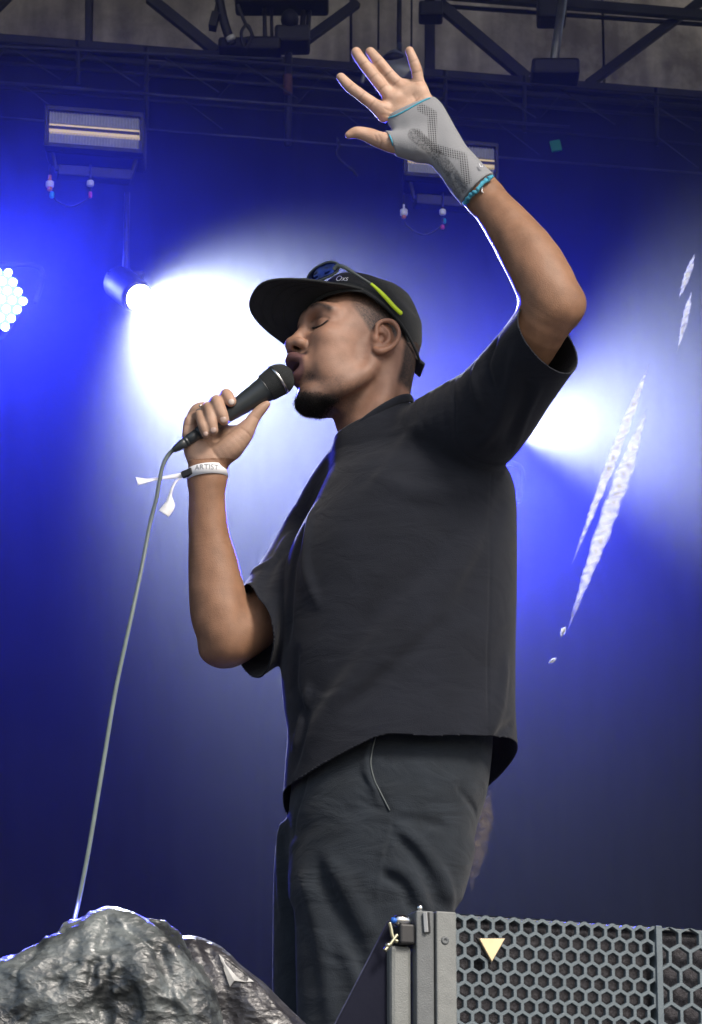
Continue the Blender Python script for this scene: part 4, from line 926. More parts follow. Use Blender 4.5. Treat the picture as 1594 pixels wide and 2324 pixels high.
tr([(1120, 1690), (1140, 1660), (1165, 1640)], -.003, .008)
# raised sleeve folds and armhole seam
tr([(1028, 846), (1032, 920), (1033, 985), (1044, 1018), (1072, 1042), (1124, 1056), (1160, 1056)], -.0028, .0040)
tr([(1125, 775), (1105, 830), (1120, 890)], -.0035, .008)
tr([(1090, 815), (1075, 860), (1090, 920)], .0030, .008)
tr([(1170, 790), (1160, 860), (1130, 960), (1090, 1010)], .0030, .010)
tr([(1200, 860), (1190, 910), (1150, 1000)], -.0028, .009)
tr([(1225, 880), (1195, 950), (1165, 1030)], .0022, .006)
# far sleeve folds
tr([(640, 1245), (615, 1290), (590, 1360), (600, 1450)], -.0040, .010)
tr([(655, 1215), (620, 1270), (570, 1300)], .0040, .008)
tr([(560, 1320), (590, 1380), (610, 1440), (595, 1500)], .0030, .007)
tr([(640, 1300), (625, 1380), (620, 1470)], .0030, .009)
for a_ in TR: T.ridge(*a_)
T.noise(.0012, 5)
TC = Field()
TC.plane(P(852, 954, 0), np.array([P(700, 800, 0)[0] - P(852, 965, 0)[0], -.03, .26]), .13, 'u', 1e-4)
TC.plane(P(1240, 778, -.30), (.66, -.66, .36), .15, 'u', 1e-4)
TC.plane(P(566, 1412, .0), np.array([-.80, -.42, -.15]), .17, 'u', 1e-4)
HEM = [(-180, 1812, -.0), (-150, 1790, 0), (-120, 1760, 0)]
def hem_fn(X):
    cx = P(908, 1700, 0)[0]; x = X[..., 0] - cx; y = X[..., 1] - DP
    near = np.interp(x, [-.20, -.16, -.10, -.045, -.02, .05, .14, .17, .2], [P(0, 1800, -.02)[2], P(0, 1778, -.05)[2], P(0, 1722, -.12)[2], P(0, 1676, -.16)[2], P(0, 1665, -.17)[2], P(0, 1670, -.17)[2], P(0, 1668, -.14)[2], P(0, 1676, -.08)[2], P(0, 1690, -.02)[2]])
    far = np.interp(x, [-.2, -.1, .0, .1, .15, .2], [P(0, 1850, .05)[2], P(0, 1885, .12)[2], P(0, 1870, .16)[2], P(0, 1822, .14)[2], P(0, 1780, .10)[2], P(0, 1705, .0)[2]])
    w_ = sstep(-.03, .10, y); return X[..., 2] - (near * (1 - w_) + far * w_) 
TC.put(hem_fn, [-9, -9, -9], [9, 9, 9], 'u', 1e-4)
shirt = T.mesh('t_shirt', .0024 * QH, P(500, 1900, .0) - np.array([0, .45, 0]), P(1350, 660, -.3) + np.array([0, .4, 0]), person, M['shirt'], relax=1, cut=TC, thick=.0024)
shirt['label'] = 'loose black short-sleeved t-shirt'
# ribbed collar
def ell_ring(c, a, b, n=40): return [np.array(c) + a * math.cos(2 * math.pi * k / n) + b * math.sin(2 * math.pi * k / n) for k in range(n)]
ca = (P(938, 912, .0) - P(764, 1032, .0)) / 2; cc = (P(938, 912, .0) + P(764, 1032, .0)) / 2
colr = ell_ring(cc + np.array([.0, 0, .002]), ca * .98, np.array([0, .078, .0]))
mb = MB(); mb.tube(colr + [colr[0], colr[1]], .0075, 8, cap=False, flat=.45); mb.build('collar', M['shirt'], shirt, True)
hemline = MB(); 
# ------------------------------------------------------------------ trousers
L_ = Field()
L_.loft([ring(1640, 690, 1120, 0, .135), ring(1700, 672, 1118, 0, .14), ring(1800, 662, 1104, 0, .15), ring(1867, 659, 1084, 0, .155), ring(1950, 667, 1066, -.005, .15), ring(2000, 664, 1054, -.01, .14), ring(2040, 668, 1040, -.02, .12)], k=.03, e=2.3)
L_.loft([ring(1930, 668, 1068, -.03, .10), ring(2020, 662, 1050, -.055, .095), ring(2107, 670, 1022, -.06, .09), ring(2324, 674, 975, -.06, .085), ring(2700, 690, 930, -.05, .08), ring(3050, 700, 900, -.03, .07)], k=.03, e=2.2)
L_.loft([ring(1880, 636, 1000, .05, .09), ring(1950, 624, 960, .08, .09), ring(2088, 619, 930, .09, .09), ring(2324, 621, 900, .09, .085), ring(2700, 640, 880, .08, .08), ring(3050, 660, 860, .08, .07)], k=.022, e=2.2)
LR = []
def lr(pts, amp, wid): LR.append((hits(L_, pts, 0, 5), amp * (2.0 if wid > .006 else 1.4), wid, 1))
lr([(853, 1660), (841, 1733), (850, 1770), (861, 1793), (885, 1842)], -.0040, .0045)
lr([(846, 1668), (833, 1735), (848, 1790), (872, 1836)], .0040, .008)
lr([(889, 1860), (878, 1905), (865, 1950), (858, 2010), (853, 2080)], .0026, .0035)
lr([(895, 1862), (884, 1905), (872, 1950)], -.0026, .0035)
for a in ([(820, 1760), (845, 1795), (872, 1822)], [(815, 1785), (845, 1812), (876, 1835)], [(812, 1810), (845, 1828), (880, 1845)]): lr(a, -.0040, .0050)
lr([(900, 1858), (950, 1862), (1010, 1878)], -.0040, .008)
lr([(898, 1895), (945, 1945), (985, 2020), (1000, 2070)], -.0055, .010)
lr([(910, 1880), (965, 1935), (1010, 2000), (1028, 2060)], .0050, .011)
lr([(870, 1985), (915, 2015), (935, 2070)], -.0055, .009)
lr([(885, 1965), (930, 1990), (965, 2060)], .0050, .009)
lr([(720, 1960), (760, 2060), (810, 2160), (835, 2250)], -.0060, .014)
lr([(745, 1950), (800, 2040), (850, 2130)], .0055, .014)
lr([(690, 2000), (720, 2100), (745, 2240), (750, 2320)], .0050, .014)
lr([(780, 2150), (820, 2240), (830, 2320)], .0045, .012)
lr([(1040, 1790), (1065, 1820), (1082, 1850)], -.0035, .006)
lr([(700, 1730), (690, 1790), (672, 1850), (668, 1900)], -.0030, .005)
lr([(640, 1880), (636, 1960), (640, 2080)], .004, .010)
for a_ in LR: L_.ridge(*a_)
L_.noise(.0016, 5)
tro = L_.mesh('trousers', .0032 * QH, np.array([P(560, 2300, 0)[0], DP - .35, STAGE + .03]), np.array([P(1200, 2300, 0)[0], DP + .35, P(0, 1650, 0)[2]]), person, M['trousers'], relax=1)
tro['label'] = 'faded dark green-grey trousers with slanted pocket'
def piping(name, pts, r, m, parent, F, off=.0022):
    q = hits(F, pts, 0, 4); q = [p + (ORG - p) / np.linalg.norm(ORG - p) * off for p in q]
    mb = MB(); mb.tube(q, r, 6); return mb.build(name, m, parent, True)
M['edge'] = mat('faded_edge', (.11, .125, .125), .9)
piping('pocket_edge', [(853, 1672), (845, 1705), (842, 1735), (850, 1770), (861, 1793), (885, 1840)], .0012, M['edge'], tro, L_)
for s, ux, d_ in ((0, 780, -.05), (1, 730, .08)):
    c = P(ux, 3000, d_); z = STAGE
    sh = MB(); sh.lathe((c[0] + .05, c[1], z + .045), (-1, 0, 0), [(-.06, .03), (-.04, .045), (.05, .048), (.14, .042), (.19, .03), (.20, .01)], 16)
    sh.build('shoe', M['black'], person, True)

# ------------------------------------------------------------------ wrist brace on the raised hand
W = Field()
W.echain([pc(1108, 456, -.244, 54, .042), pc(1084, 430, -.238, 52, .040), pc(1055, 397, -.227, 49, .0340), pc(1020, 353, -.215, 47, .0245), pc(985, 312, -.207, 57, .0215), pc(951, 271, -.200, 66, .0200), pc(916, 226, -.195, 58, .0175), pc(900, 205, -.195, 56, .0175)], k=.010)
W.chain([P(u, v, DF - .014) for u, v in thumb[:4]], [px(r, DF) for r in (37, 30, 26, 24)], k=.018, n=5)
nv = lambda du, dv: P(900 + du, 300 + dv, -.2) - P(900, 300, -.2)
W.noise(.0006, 26)
W.ridge([P(948, 330, -.245), P(985, 372, -.25), P(1020, 415, -.26), P(1040, 445, -.265)], .0030, .010)
W.ridge([P(968, 330, -.245), P(1000, 365, -.25), P(1035, 410, -.26), P(1056, 440, -.265)], -.0020, .006)
for a, b in (((1000, 355), (960, 362)), ((1040, 395), (992, 402)), ((1062, 425), (1020, 440))):
    W.ridge([P(a[0], a[1], -.245), P(b[0], b[1], -.245)], -.0018, .004)
def edge_pts(pts): 
    q = hits(W, pts, 0, 6); return [p + (ORG - p) / np.linalg.norm(ORG - p) * .0006 for p in q]
E_UP = edge_pts([(871, 272), (880, 268), (900, 261), (925, 248), (950, 234), (968, 225), (976, 222)])
E_CU = edge_pts([(1115, 400), (1109, 405), (1100, 413), (1086, 427), (1072, 440), (1062, 452), (1055, 462)])
W.plane(P(924, 245, -.2), nv(-53, -111) , .075)
W.plane(P(887, 325, DF - .014), nv(-60, 24), .050)
W.plane(P(1085, 432, -.236), nv(70, 67), .09)
def brace_col(V):
    # R: perforated zone, G: ribbed dark zone
    uv = np.array([((p[0] - 0) / (p @ np.array([0, math.cos(R(PITCH)), math.sin(R(PITCH))])) * FPX + 797, 1162 - (-p[1] * math.sin(R(PITCH)) + p[2] * math.cos(R(PITCH))) / (p @ np.array([0, math.cos(R(PITCH)), math.sin(R(PITCH))])) * FPX) for p in (V - ORG)])
    def near(poly, wd):
        D = np.full(len(V), 1e9)
        for a, b in zip(poly[:-1], poly[1:]):
            a = np.array(a, float); ab = np.array(b) - a; w_ = uv - a; t = np.clip((w_ @ ab) / (ab @ ab), 0, 1); D = np.minimum(D, np.linalg.norm(w_ - t[:, None] * ab, axis=1))
        return sstep(wd + 3, wd - 1, D)
    fr = (V[:, 1] < DP - .18).astype(float)
    r = np.maximum(near([(957, 245), (982, 258), (981, 320), (984, 335), (1050, 355), (1056, 385), (1060, 410)], 9), near([(948, 300), (984, 335)], 7)) * fr
    g = np.maximum(near([(940, 305), (985, 342), (1020, 385), (1048, 425)], 13) * .75, near([(985, 340), (995, 350)], 8)) * fr
    g = np.maximum(g, near([(1025, 400), (1035, 440)], 12) * fr * .6)
    return np.stack([r, g, np.zeros(len(V))], 1)
bm_ = M['brace']; n = bm_.node_tree.nodes; l = bm_.node_tree.links; b_ = n['Principled BSDF']
at = n.new('ShaderNodeAttribute'); at.attribute_name = 'Col'; sx = n.new('ShaderNodeSeparateColor'); l.new(at.outputs['Color'], sx.inputs[0])
tc = n.new('ShaderNodeTexCoord'); mp = n.new('ShaderNodeMapping'); mp.inputs['Rotation'].default_value = (0, R(3), 0); mp.inputs['Scale'].default_value = (265, 0, 265)
l.new(tc.outputs['Object'], mp.inputs[0]); vo = n.new('ShaderNodeTexVoronoi'); vo.inputs['Scale'].default_value = 1; vo.inputs['Randomness'].default_value = 0
l.new(mp.outputs[0], vo.inputs['Vector'])
dr = n.new('ShaderNodeMapRange'); dr.inputs['From Min'].default_value = .30; dr.inputs['From Max'].default_value = .40; dr.inputs['To Min'].default_value = 1; dr.inputs['To Max'].default_value = 0; l.new(vo.outputs['Distance'], dr.inputs['Value'])
ml = n.new('ShaderNodeMath'); ml.operation = 'MULTIPLY'; l.new(dr.outputs[0], ml.inputs[0]); l.new(sx.outputs[0], ml.inputs[1])
wv = n.new('ShaderNodeTexNoise'); wv.inputs['Scale'].default_value = 330; l.new(tc.outputs['Object'], wv.inputs['Vector'])
wr = n.new('ShaderNodeMapRange'); wr.inputs['From Min'].default_value = .35; wr.inputs['From Max'].default_value = .65; wr.inputs['To Min'].default_value = .25; l.new(wv.outputs['Fac'], wr.inputs['Value'])
m2 = n.new('ShaderNodeMath'); m2.operation = 'MULTIPLY'; l.new(wr.outputs[0], m2.inputs[0]); l.new(sx.outputs[1], m2.inputs[1])
m3 = n.new('ShaderNodeMath'); m3.operation = 'MAXIMUM'; l.new(ml.outputs[0], m3.inputs[0]); l.new(m2.outputs[0], m3.inputs[1])
mxb = n.new('ShaderNodeMix'); mxb.data_type = 'RGBA'; mxb.inputs[6].default_value = (.27, .275, .29, 1); mxb.inputs[7].default_value = (.045, .045, .05, 1)
l.new(m3.outputs[0], mxb.inputs[0]); l.new(mxb.outputs[2], b_.inputs['Base Color'])
brace = W.mesh('wrist_brace', .0019 * QH, P(850, 510, -.45) - np.array([0, 0, .0]), P(1150, 170, -.05), person, M['brace'], brace_col, relax=1)
brace['label'] = 'grey knitted brace with light blue edges on raised wrist'
def trim(name, q, rr, jit=0):
    if jit: q = [p + rng.normal(size=3) * jit for p in q]
    mb = MB(); mb.tube(q, rr, 7); return mb.build(name, M['teal'], brace, True)
trim('upper_edge', E_UP, .0015); trim('cuff_edge', E_CU, .0036, .0011)
e_th = hits(W, [(884, 306), (889, 318), (893, 332), (897, 345)], 0, 4); trim('thumb_edge', [p + (ORG - p) / np.linalg.norm(ORG - p) * .0006 for p in e_th], .0015)
th = MB(); th.tube(catmull([P(1088, 372, -.27), P(1092, 380, -.275), P(1096, 376, -.275)], 5), .0012, 5); th.tube(catmull([P(1096, 425, -.275), P(1094, 434, -.28), P(1098, 437, -.275)], 5), .0012, 5)
th.build('loose_thread', M['whiteband'], brace, True)
# ------------------------------------------------------------------ nails
def nail(u, v, e, ru, rv, ang, m='nail'):
    x, d = hit(B, u, v); n_ = (ORG - x); n_ /= np.linalg.norm(n_)
    mb = MB(); mb.sphere((0, 0, 0), (px(ru), px(rv), .0022), 14, 8); o = mb.build('fingernail', M[m], body, True)
    zc_ = Vector(n_ * .9 + np.array([0, 0, .25])).normalized(); a = R(ang); xc = Vector((math.cos(a), 0, math.sin(a))); xc = (xc - zc_ * xc.dot(zc_)).normalized(); yc = zc_.cross(xc)
    mw = Matrix((xc, yc, zc_)).transposed().to_4x4(); mw.translation = Vector(x + n_ * -.0004)
    for vv in o.data.vertices: vv.co = mw @ vv.co
    return o
nail(525.5, 912, 0, 7.2, 7.6, 10, 'palenail'); nail(507, 952, 0, 7.8, 8.8, 8); nail(484.5, 976, 0, 7.6, 7.4, 8); nail(467, 984.5, 0, 6, 6.4, 8)
# ------------------------------------------------------------------ goatee and nape hair: short real hairs
def hairs(name, n, test, parent, ln, r0, seed, droop=.6, me=None):
    rg = np.random.default_rng(seed); me = body.data; V = np.empty(len(me.vertices) * 3, f32); me.vertices.foreach_get('co', V); V = V.reshape(-1, 3).astype(float)
    N_ = np.empty(len(me.vertices) * 3, f32); me.vertices.foreach_get('normal', N_); N_ = N_.reshape(-1, 3)
    w_ = test((V - HO) @ HR); w_ = w_ / w_.sum(); idx = rg.choice(len(V), n, p=w_); mb_v = []; mb_f = []
    for k, i in enumerate(idx):
        nn = N_[i] / (np.linalg.norm(N_[i]) + 1e-9); g = nn + rg.normal(size=3) * .45 + np.array([0, 0, -droop]) + HF * .15; g /= np.linalg.norm(g)
        b0 = V[i] - nn * .001 + rg.normal(size=3) * .0006; L0 = ln * rg.uniform(.5, 1.2); s1 = np.cross(g, rg.normal(size=3)); s1 /= np.linalg.norm(s1); s2 = np.cross(g, s1)
        mid = b0 + g * L0 * .55 + rg.normal(size=3) * L0 * .08; tip = b0 + g * L0 + rg.normal(size=3) * L0 * .22
        k0 = len(mb_v)
        for c_, rr in ((b0, r0), (mid, r0 * .8)):
            for a in range(3): mb_v.append(c_ + (s1 * math.cos(a * 2.094) + s2 * math.sin(a * 2.094)) * rr)
        mb_v.append(tip)
        for a in range(3):
            b_2 = (a + 1) % 3; mb_f += [(k0 + a, k0 + b_2, k0 + 3 + b_2, k0 + 3 + a), (k0 + 3 + a, k0 + 3 + b_2, k0 + 6)]
    mb = MB(); mb.v = [tuple(p) for p in mb_v]; mb.f = mb_f
    o = mb.build(name, M['hair'], parent, True); o['kind'] = 'stuff'; return o
def beard_w(q):
    f, l, u = q[:, 0], np.abs(q[:, 1]), q[:, 2]
    return sstep(-.100, -.116, u + .25 * np.maximum(l - .02, 0)) * sstep(.025, .06, f) * sstep(.055, .035, l) * (u > -.16) * (f < .13)
hairs('goatee', 5200, beard_w, body, .0065, .00028, 3)
def stub_w(q):
    f, l, u = q[:, 0], np.abs(q[:, 1]), q[:, 2]
    return (u < .09) * sstep(.046, .03, f) * (f > -.10) * sstep(.028, .04, u) * (l > .04) * (l < .085) + .5 * sstep(-.055, -.065, f) * (f > -.12) * sstep(-.07, -.04, u) * (u < .06) * (l < .07)
hairs('cropped_hair', 5000, stub_w, body, .0016, .00022, 5, .2)
def lash_w(q): return 0
lash = MB()
lp = [H(*p) + HF * .0004 - HL * -.0004 for p in LIDL]
lash.tube(lp, [.0011] * (len(lp) - 1) + [.0004], 6); lash.build('eyelashes', M['hair'], body, True)

# ------------------------------------------------------------------ cap
K = Field()
def rimf(X):
    q = (X - HO) @ HR; f, l, u = q[..., 0], q[..., 1], q[..., 2]
    return u - (np.interp(f, [-.13, -.078, .035, .06, .13], [-.012, .006, .066, .0665, .068]) + .16 * l)
K.ell(H(-.004, 0, .063), (.101, .087, .092), HR); K.ell(H(.036, 0, .078), (.060, .073, .070), HR, k=.02)
for a in range(6):
    ang = R(a * 60 + 30); pts = []
    for e in np.linspace(8, 86, 8): pts.append(H(-.004 + .101 * math.cos(R(e)) * math.cos(ang), .087 * math.cos(R(e)) * math.sin(ang), .062 + .088 * math.sin(R(e))))
    K.ridge(pts, -.0014, .0026)
K.ridge([H(-.02, .086, .11), H(-.05, .076, .09), H(-.075, .05, .085)], -.0035, .008)
K.ridge([H(.0, .080, .125), H(-.04, .070, .13), H(-.07, .04, .125)], .0030, .009)
K.ridge([H(.03, .075, .12), H(-.02, .06, .155)], -.0025, .008)
K.noise(.0012, 14)
KC = Field(); KC.put(rimf, [-9] * 3, [9] * 3, 'u', 1e-4)
cap = K.mesh('cap', .0022 * QH, HO - .22, HO + .22, person, M['cap'], relax=1, cut=KC, thick=.002); cap['label'] = 'black baseball cap with curved brim'
mb = MB(); sw = []
for f_ in np.linspace(.098, -.100, 26):
    for l_ in [1]:
        lim = math.sqrt(max(0, 1 - ((f_ + .004) / .1065) ** 2 - .0));
        u_ = float(np.interp(f_, [-.13, -.078, .035, .06, .13], [-.012, .006, .066, .0665, .068])); l0 = .0885 * lim * math.sqrt(max(.02, 1 - ((u_ + .16 * .08 - .068) / .103) ** 2))
        sw.append(H(f_, l0, u_ + .16 * l0 + .003))
mb.tube(sw, .0026, 6, flat=.5); mb.build('sweat_band', M['cap'], cap, True)
# brim: a curved board with thickness
NL, NF = 40, 14; top = []; bot = []
for i in range(NL + 1):
    s_ = -1 + 2 * i / NL; l_ = .082 * s_
    for j in range(NF + 1):
        t = j / NF; fr_ = .094 * math.sqrt(max(0, 1 - (s_ * .93) ** 2)) - .0; fo = .203 - .088 * abs(s_) ** 3.2 - .018 * s_ * s_
        fo = fr_ + max(fo - fr_, .0) ; ll = l_ * (1 - .06 * t * (1 - abs(s_)))
        f_ = fr_ + (fo - fr_) * t; u_ = .0745 + .27 * ll - 1.7 * ll ** 2 - .007 * t * t
        top.append(H(f_, ll, u_ + .0018)); bot.append(H(f_, ll, u_ - .0018))
mb = MB(); n0 = len(top); id_ = lambda i, j: i * (NF + 1) + j
F_ = []
for i in range(NL):
    for j in range(NF): F_ += [(id_(i, j), id_(i + 1, j), id_(i + 1, j + 1), id_(i, j + 1)), (n0 + id_(i, j), n0 + id_(i, j + 1), n0 + id_(i + 1, j + 1), n0 + id_(i + 1, j))]
    for j in (0, NF): F_.append((id_(i, j), id_(i + 1, j), n0 + id_(i + 1, j), n0 + id_(i, j)))
for j in range(NF):
    for i in (0, NL): F_.append((id_(i, j), id_(i, j + 1), n0 + id_(i, j + 1), n0 + id_(i, j)))
mb.add(top + bot, F_); brim = mb.build('brim', M['cap'], cap, True)
ed = MB(); ed.tube([top[id_(i, NF)] * .5 + bot[id_(i, NF)] * .5 for i in range(NL + 1)], .0024, 6); ed.build('brim_edge', M['cap'], brim, True)
for q in (.80, .62, .44):
    st = MB(); st.tube([bot[id_(i, 0)] * (1 - q) + bot[id_(i, NF)] * q - HU * .0004 for i in range(2, NL - 1)], .0005, 4); st.build('stitching', M['cap'], brim, True)
mb = MB(); mb.sphere(H(-.004, 0, .151), .007, 12, 8); mb.build('button', M['cap'], cap, True)
mb = MB(); mb.bar(H(-.098, .035, .010), H(-.108, -.01, .012), .022, .005); mb.build('strap', M['cap'], cap, False, .001)
# white script on the front of the crown
def text_mesh(name, s, size, m, parent, org, ex, ey, ext=.0003, shear=0, bend=None, batch=None):
    cu = bpy.data.curves.new(name, 'FONT'); cu.body = s; cu.size = size; cu.align_x = 'CENTER'; cu.align_y = 'CENTER'; cu.extrude = ext; cu.shear = shear
    o = bpy.data.objects.new(name, cu); C.objects.link(o); dg = bpy.context.evaluated_depsgraph_get(); dg.update()
    me = bpy.data.meshes.new_from_object(o.evaluated_get(dg)); bpy.data.objects.remove(o)
    ex = np.array(ex, float); ex /= np.linalg.norm(ex); ey = np.array(ey, float); ey -= ex * (ex @ ey); ey /= np.linalg.norm(ey); ez = np.cross(ex, ey)
    if batch: 
        for v, c_ in zip(me.vertices, batch(np.array([v.co for v in me.vertices]))): v.co = c_
    for v in (() if batch else me.vertices):
        p = np.array(v.co)
        v.co = (bend(p) if bend else np.array(org) + ex * p[0] + ey * p[1] + ez * p[2])
    me.update(); me.name = name; o = link(name, me, m, parent, False); return o

# ------------------------------------------------------------------ sunglasses on the cap
sg = thing('sunglasses', 'dark sunglasses with neon yellow temple tips pushed up onto the black cap', 'sunglasses', tuple(H(.09, 0, .12)))
def HPl(u, v, l): f_, u_ = HP(u, v, l); return H(f_, l, u_)
A_ = HPl(764, 602, .070); Bq = HPl(694, 634, .010)
def eyepiece(A_, Bq, up):
    c = (A_ + Bq) / 2; a = (A_ - Bq) / 2; b = up * .0138
    nrm = np.cross(a, b); nrm /= np.linalg.norm(nrm)
    pts = [];
    for k in range(28):
        t = 2 * math.pi * k / 28; cx_, sx_ = math.cos(t), math.sin(t)
        pts.append(c + a * (abs(cx_) ** .85 * np.sign(cx_)) + b * (abs(sx_) ** .9 * np.sign(sx_)) * (1 + .18 * cx_) - nrm * .006 * cx_ * cx_)
    fr = MB(); fr.tube(pts + pts[:2], .0022, 8, cap=False); f_o = fr.build('rim', M['frame'], sg, True)
    le = MB(); V = [c - nrm * .001] + [c + (p - c) * .5 - nrm * .0016 for p in pts] + pts; n_ = 28
    le.add(V, [(0, 1 + k, 1 + (k + 1) % n_) for k in range(n_)] + [(1 + k, 1 + n_ + k, 1 + n_ + (k + 1) % n_, 1 + (k + 1) % n_) for k in range(n_)])
    o = le.build('lens', M['lens'], sg, True); sm = o.modifiers.new('thickness', 'SOLIDIFY'); sm.thickness = .0015
    return c
upv = HU * .95 + HF * .28; upv /= np.linalg.norm(upv)
eyepiece(A_, Bq, upv)
mir = lambda p: HO + HR @ (((p - HO) @ HR) * np.array([1, -1, 1]))
eyepiece(mir(A_), mir(Bq), upv)
mb = MB(); mb.tube(catmull([Bq, (Bq + mir(Bq)) / 2 + HF * .004 + HU * .003, mir(Bq)], 6), .0028, 8); mb.build('bridge', M['frame'], sg, True)
tp = [HPl(u, v, l) for u, v, l in ((757, 612, .066), (766, 603, .072), (781, 606, .080), (800, 617, .086), (822, 631, .090), (843, 644, .0915))]
for side in (0, 1):
    q = [mir(p) for p in tp] if side else tp
    mb = MB(); mb.tube(catmull(q, 6), [.0036] * 7 + [.0034] * 12 + [.0022] * 12, 8, flat=.6); mb.build('temple_arm', M['frame'], sg, True)
    q2 = [HPl(u, v, l) for u, v, l in ((842, 643, .0915), (858, 657, .0925), (876, 675, .0935), (895, 696, .0935), (913, 713, .0910))]
    if side: q2 = [mir(p) for p in q2]
    q2 = catmull(q2, 6); rr = [.0026 + .0014 * sstep(0, 12, k) for k in range(len(q2))]; rr[-1] = .002
    mb = MB(); mb.tube(q2, rr, 8, flat=.6); o = mb.build('temple_tip', M['yellow'], sg, True)
def on_cap(A):
    uv = [(775 + p[0] / SPX(), 632 - p[1] / SPX()) for p in A]; D = hitn(K, uv); return [P(u, v, d - .0012 - p[2] * 2) for (u, v), d, p in zip(uv, D, A)]
text_mesh('embroidery', 'Oxs', .0125, M['white'], cap, (0, 0, 0), (1, 0, 0), (0, 0, 1), .0003, .4, batch=on_cap)
# ------------------------------------------------------------------ microphone and cable
ma = P(393, 1022, DM - .004); mbp = P(648, 852, DM); ax = mbp - ma; Lm = np.linalg.norm(ax); ax /= Lm
q0 = P(632, 862, DM)                      # ball centre
mic = thing('microphone', 'black wireless-shaped handheld vocal microphone held at the singer\'s mouth', 'microphone', tuple(ma))
mic['label'] = "black handheld vocal microphone with mesh head held at the singer's mouth"
lb = float((q0 - ma) @ ax); k_ = px(1)
mb = MB(); mb.lathe(ma, ax, [(0, 5 * k_), (2 * k_, 7 * k_), (22 * k_, 11 * k_), (30 * k_, 12 * k_), (31 * k_, 11.2 * k_), (34 * k_, 11.2 * k_), (35 * k_, 12.4 * k_), (38 * k_, 12.4 * k_), (39 * k_, 11.4 * k_), (42 * k_, 11.4 * k_), (43 * k_, 12.6 * k_), (70 * k_, 13.2 * k_)], 28); mb.build('connector', M['mic'], mic, True)
mb = MB(); mb.lathe(ma, ax, [(68 * k_, 14 * k_), (72 * k_, 15.4 * k_), (120 * k_, 17 * k_), (170 * k_, 21 * k_), (lb - 46 * k_, 28.5 * k_), (lb - 38 * k_, 30 * k_), (lb - 36 * k_, 31 * k_)], 36); mb.build('handle', M['mic'], mic, True)
# mesh head: inner dark foam, outer woven wires
def headprof(t):                         # t from back (-36) to front (+34) in px from the ball centre
    if t < 0: return 31.5 + 3.8 * (1 + t / 36)
    return 35.3 * math.sqrt(max(0, 1 - (t / 36.) ** 2)) ** .9
prof = [(lb + t * k_, (headprof(t) - 1.6) * k_) for t in np.linspace(-36, 35, 22)]
mb = MB(); mb.lathe(ma, ax, prof, 32); mb.build('foam_core', M['foam'], mic, True)
wm = MB(); e1 = np.cross(ax, [0, 0, 1.]); e1 /= np.linalg.norm(e1); e2 = np.cross(ax, e1)
for t in np.linspace(-34, 34, 27):
    r_ = headprof(t) * k_; pts = [ma + ax * (lb + t * k_) + (e1 * math.cos(a) + e2 * math.sin(a)) * r_ for a in np.linspace(0, 2 * math.pi, 37)]
    if r_ > .002: wm.tube(pts, .00055, 4, cap=False)
for k in range(60):
    a = 2 * math.pi * k / 60; pts = [ma + ax * (lb + t * k_) + (e1 * math.cos(a) + e2 * math.sin(a)) * (headprof(t) * k_ + (.0003 if k % 2 else -.0002)) for t in np.linspace(-34, 35, 16)]
    wm.tube(pts, .00055, 4, cap=False)
o = wm.build('mesh_head', M['mesh'], mic, True)
mb = MB(); mb.lathe(ma, ax, [(lb - 4 * k_, 35.6 * k_), (lb - 3.6 * k_, 37.2 * k_), (lb + 1.5 * k_, 37.2 * k_), (lb + 2 * k_, 35.6 * k_)], 40); mb.build('head_band', M['silver'], mic, True)
cab = [ma + ax * .004, P(386, 1028, DM), P(374, 1048, DM), P(365, 1078, DM), P(356, 1130, DM), P(341, 1190, DM), P(322, 1290, DM - .02), P(292, 1430, DM - .08), P(262, 1570, DM - .18), P(235, 1730, DM - .3), P(203, 1920, DM - .45), P(180, 2040, DM - .6), P(167, 2100, DM - .72), P(158, 2180, DM - .80), P(150, 2400, -.95)]
mb = MB(); mb.tube(catmull(cab, 8), [.0042] * 8 + [.0036] * 200, 10) if 0 else mb.tube(catmull(cab, 8), .0036, 10)
tag(mb.build('microphone_cable', M['cable'], None, True), 'long grey cable hanging from the microphone down to the wrapped equipment', 'cable')
# finger ring
mb = MB(); rc = P(457.5, 928, DM + .012); pts = [rc + np.array([math.cos(a) * px(12), math.sin(a) * .009, math.sin(a) * px(3) + math.cos(a) * px(4)]) for a in np.linspace(0, 2 * math.pi, 25)]
mb.tube(pts, .0013, 6, cap=False); mb.sphere(P(455, 921, DM - .002), .0026, 8, 6)
mb.build('finger_ring', M['silver'], person, True)

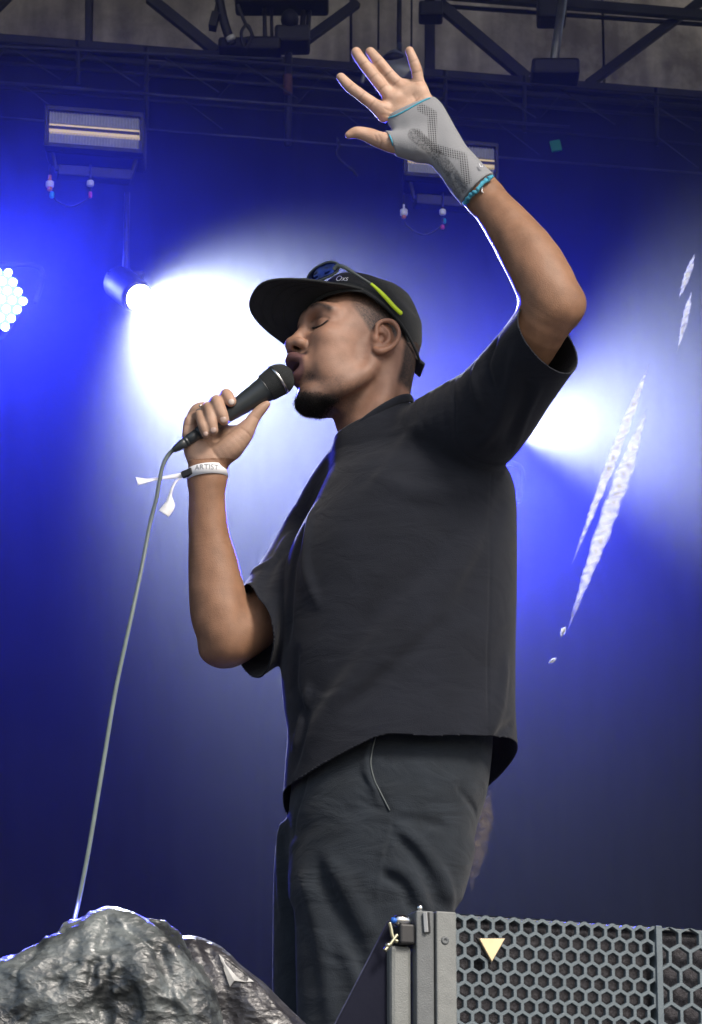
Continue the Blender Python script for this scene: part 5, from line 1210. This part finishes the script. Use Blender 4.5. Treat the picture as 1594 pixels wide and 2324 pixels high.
# ------------------------------------------------------------------ festival wristband
wc = P(471.5, 1075, DM + .024)
wb = thing('wristband', 'white fabric wristband with grey lettering and loose tails on the microphone arm', 'wristband', tuple(wc))
def band(z0, h, r1, r2, n=48):
    V = []
    for k in range(n):
        a = 2 * math.pi * k / n; x = math.cos(a) * r1; y = math.sin(a) * r2; zz = z0 + .0035 * math.cos(a - .4) - .002 * math.sin(a)
        for dr, dz in ((0, -h), (.0009, -h), (.0009, h), (0, h)):
            V.append(wc + np.array([x * (1 + dr / r1), y * (1 + dr / r2), zz + dz]))
    F = [(k * 4 + j, ((k + 1) % n) * 4 + j, ((k + 1) % n) * 4 + (j + 1) % 4, k * 4 + (j + 1) % 4) for k in range(n) for j in range(4)]
    mb = MB(); mb.add(V, F); return mb
RW, RD = px(45.5), .0345
band(-.001, px(12.5), RW, RD).build('band', M['whiteband'], wb, True)
text_mesh('lettering', 'ARTIST', px(17), M['print'], wb, wc, (1, 0, 0), (0, 0, 1), .0002,
          bend=lambda p: wc + np.array([math.sin((p[0] - px(1)) / RW) * (RW + .0013), -math.cos((p[0] - px(1)) / RW) * (RD + .0013), p[1] + .0013]))
mb = MB(); mb.bar(P(414, 1079, DM + .010), P(437, 1068, DM + .002), .012, .010); mb.build('clasp', M['black'], wb, False, .0015)
def ribbon(pts, wd, name, tw=None):
    pts = catmull(pts, 8); V = []; n = len(pts)
    for i, p in enumerate(pts):
        t = pts[min(i + 1, n - 1)] - pts[max(i - 1, 0)]; t /= np.linalg.norm(t); a = (tw or (lambda s_: 0))(i / (n - 1))
        s_ = np.cross(t, [0, 1., 0]); s_ /= np.linalg.norm(s_); b2 = np.cross(t, s_); dv = s_ * math.cos(a) + b2 * math.sin(a); W2 = (wd(i / (n - 1)) if callable(wd) else wd) / 2
        nn = np.cross(t, dv) * .0004
        V += [p + dv * W2 + nn, p - dv * W2 + nn, p - dv * W2 - nn, p + dv * W2 - nn]
    F = [(i * 4 + j, i * 4 + (j + 1) % 4, i * 4 + 4 + (j + 1) % 4, i * 4 + 4 + j) for i in range(n - 1) for j in range(4)] + [(3, 2, 1, 0), tuple(n * 4 - 4 + j for j in range(4))]
    mb = MB(); mb.add(V, F); return mb.build(name, M['whiteband'], wb, True)
ribbon([P(418, 1078, DM + .01), P(395, 1081, DM + .015), P(360, 1086, DM + .02), P(335, 1090, DM + .01), P(311, 1092, DM)], lambda t: px(13 + 8 * sstep(.7, 1, t)), 'tail', lambda t: .75 * math.sin(t * 3.0))
ribbon([P(414, 1082, DM + .01), P(400, 1092, DM + .01), P(391, 1108, DM), P(386, 1128, DM), P(384, 1148, DM), P(372, 1166, DM)], lambda t: px(8 + 22 * sstep(.5, .85, t) - 3 * t), 'tail', lambda t: .9 * (1 - t))
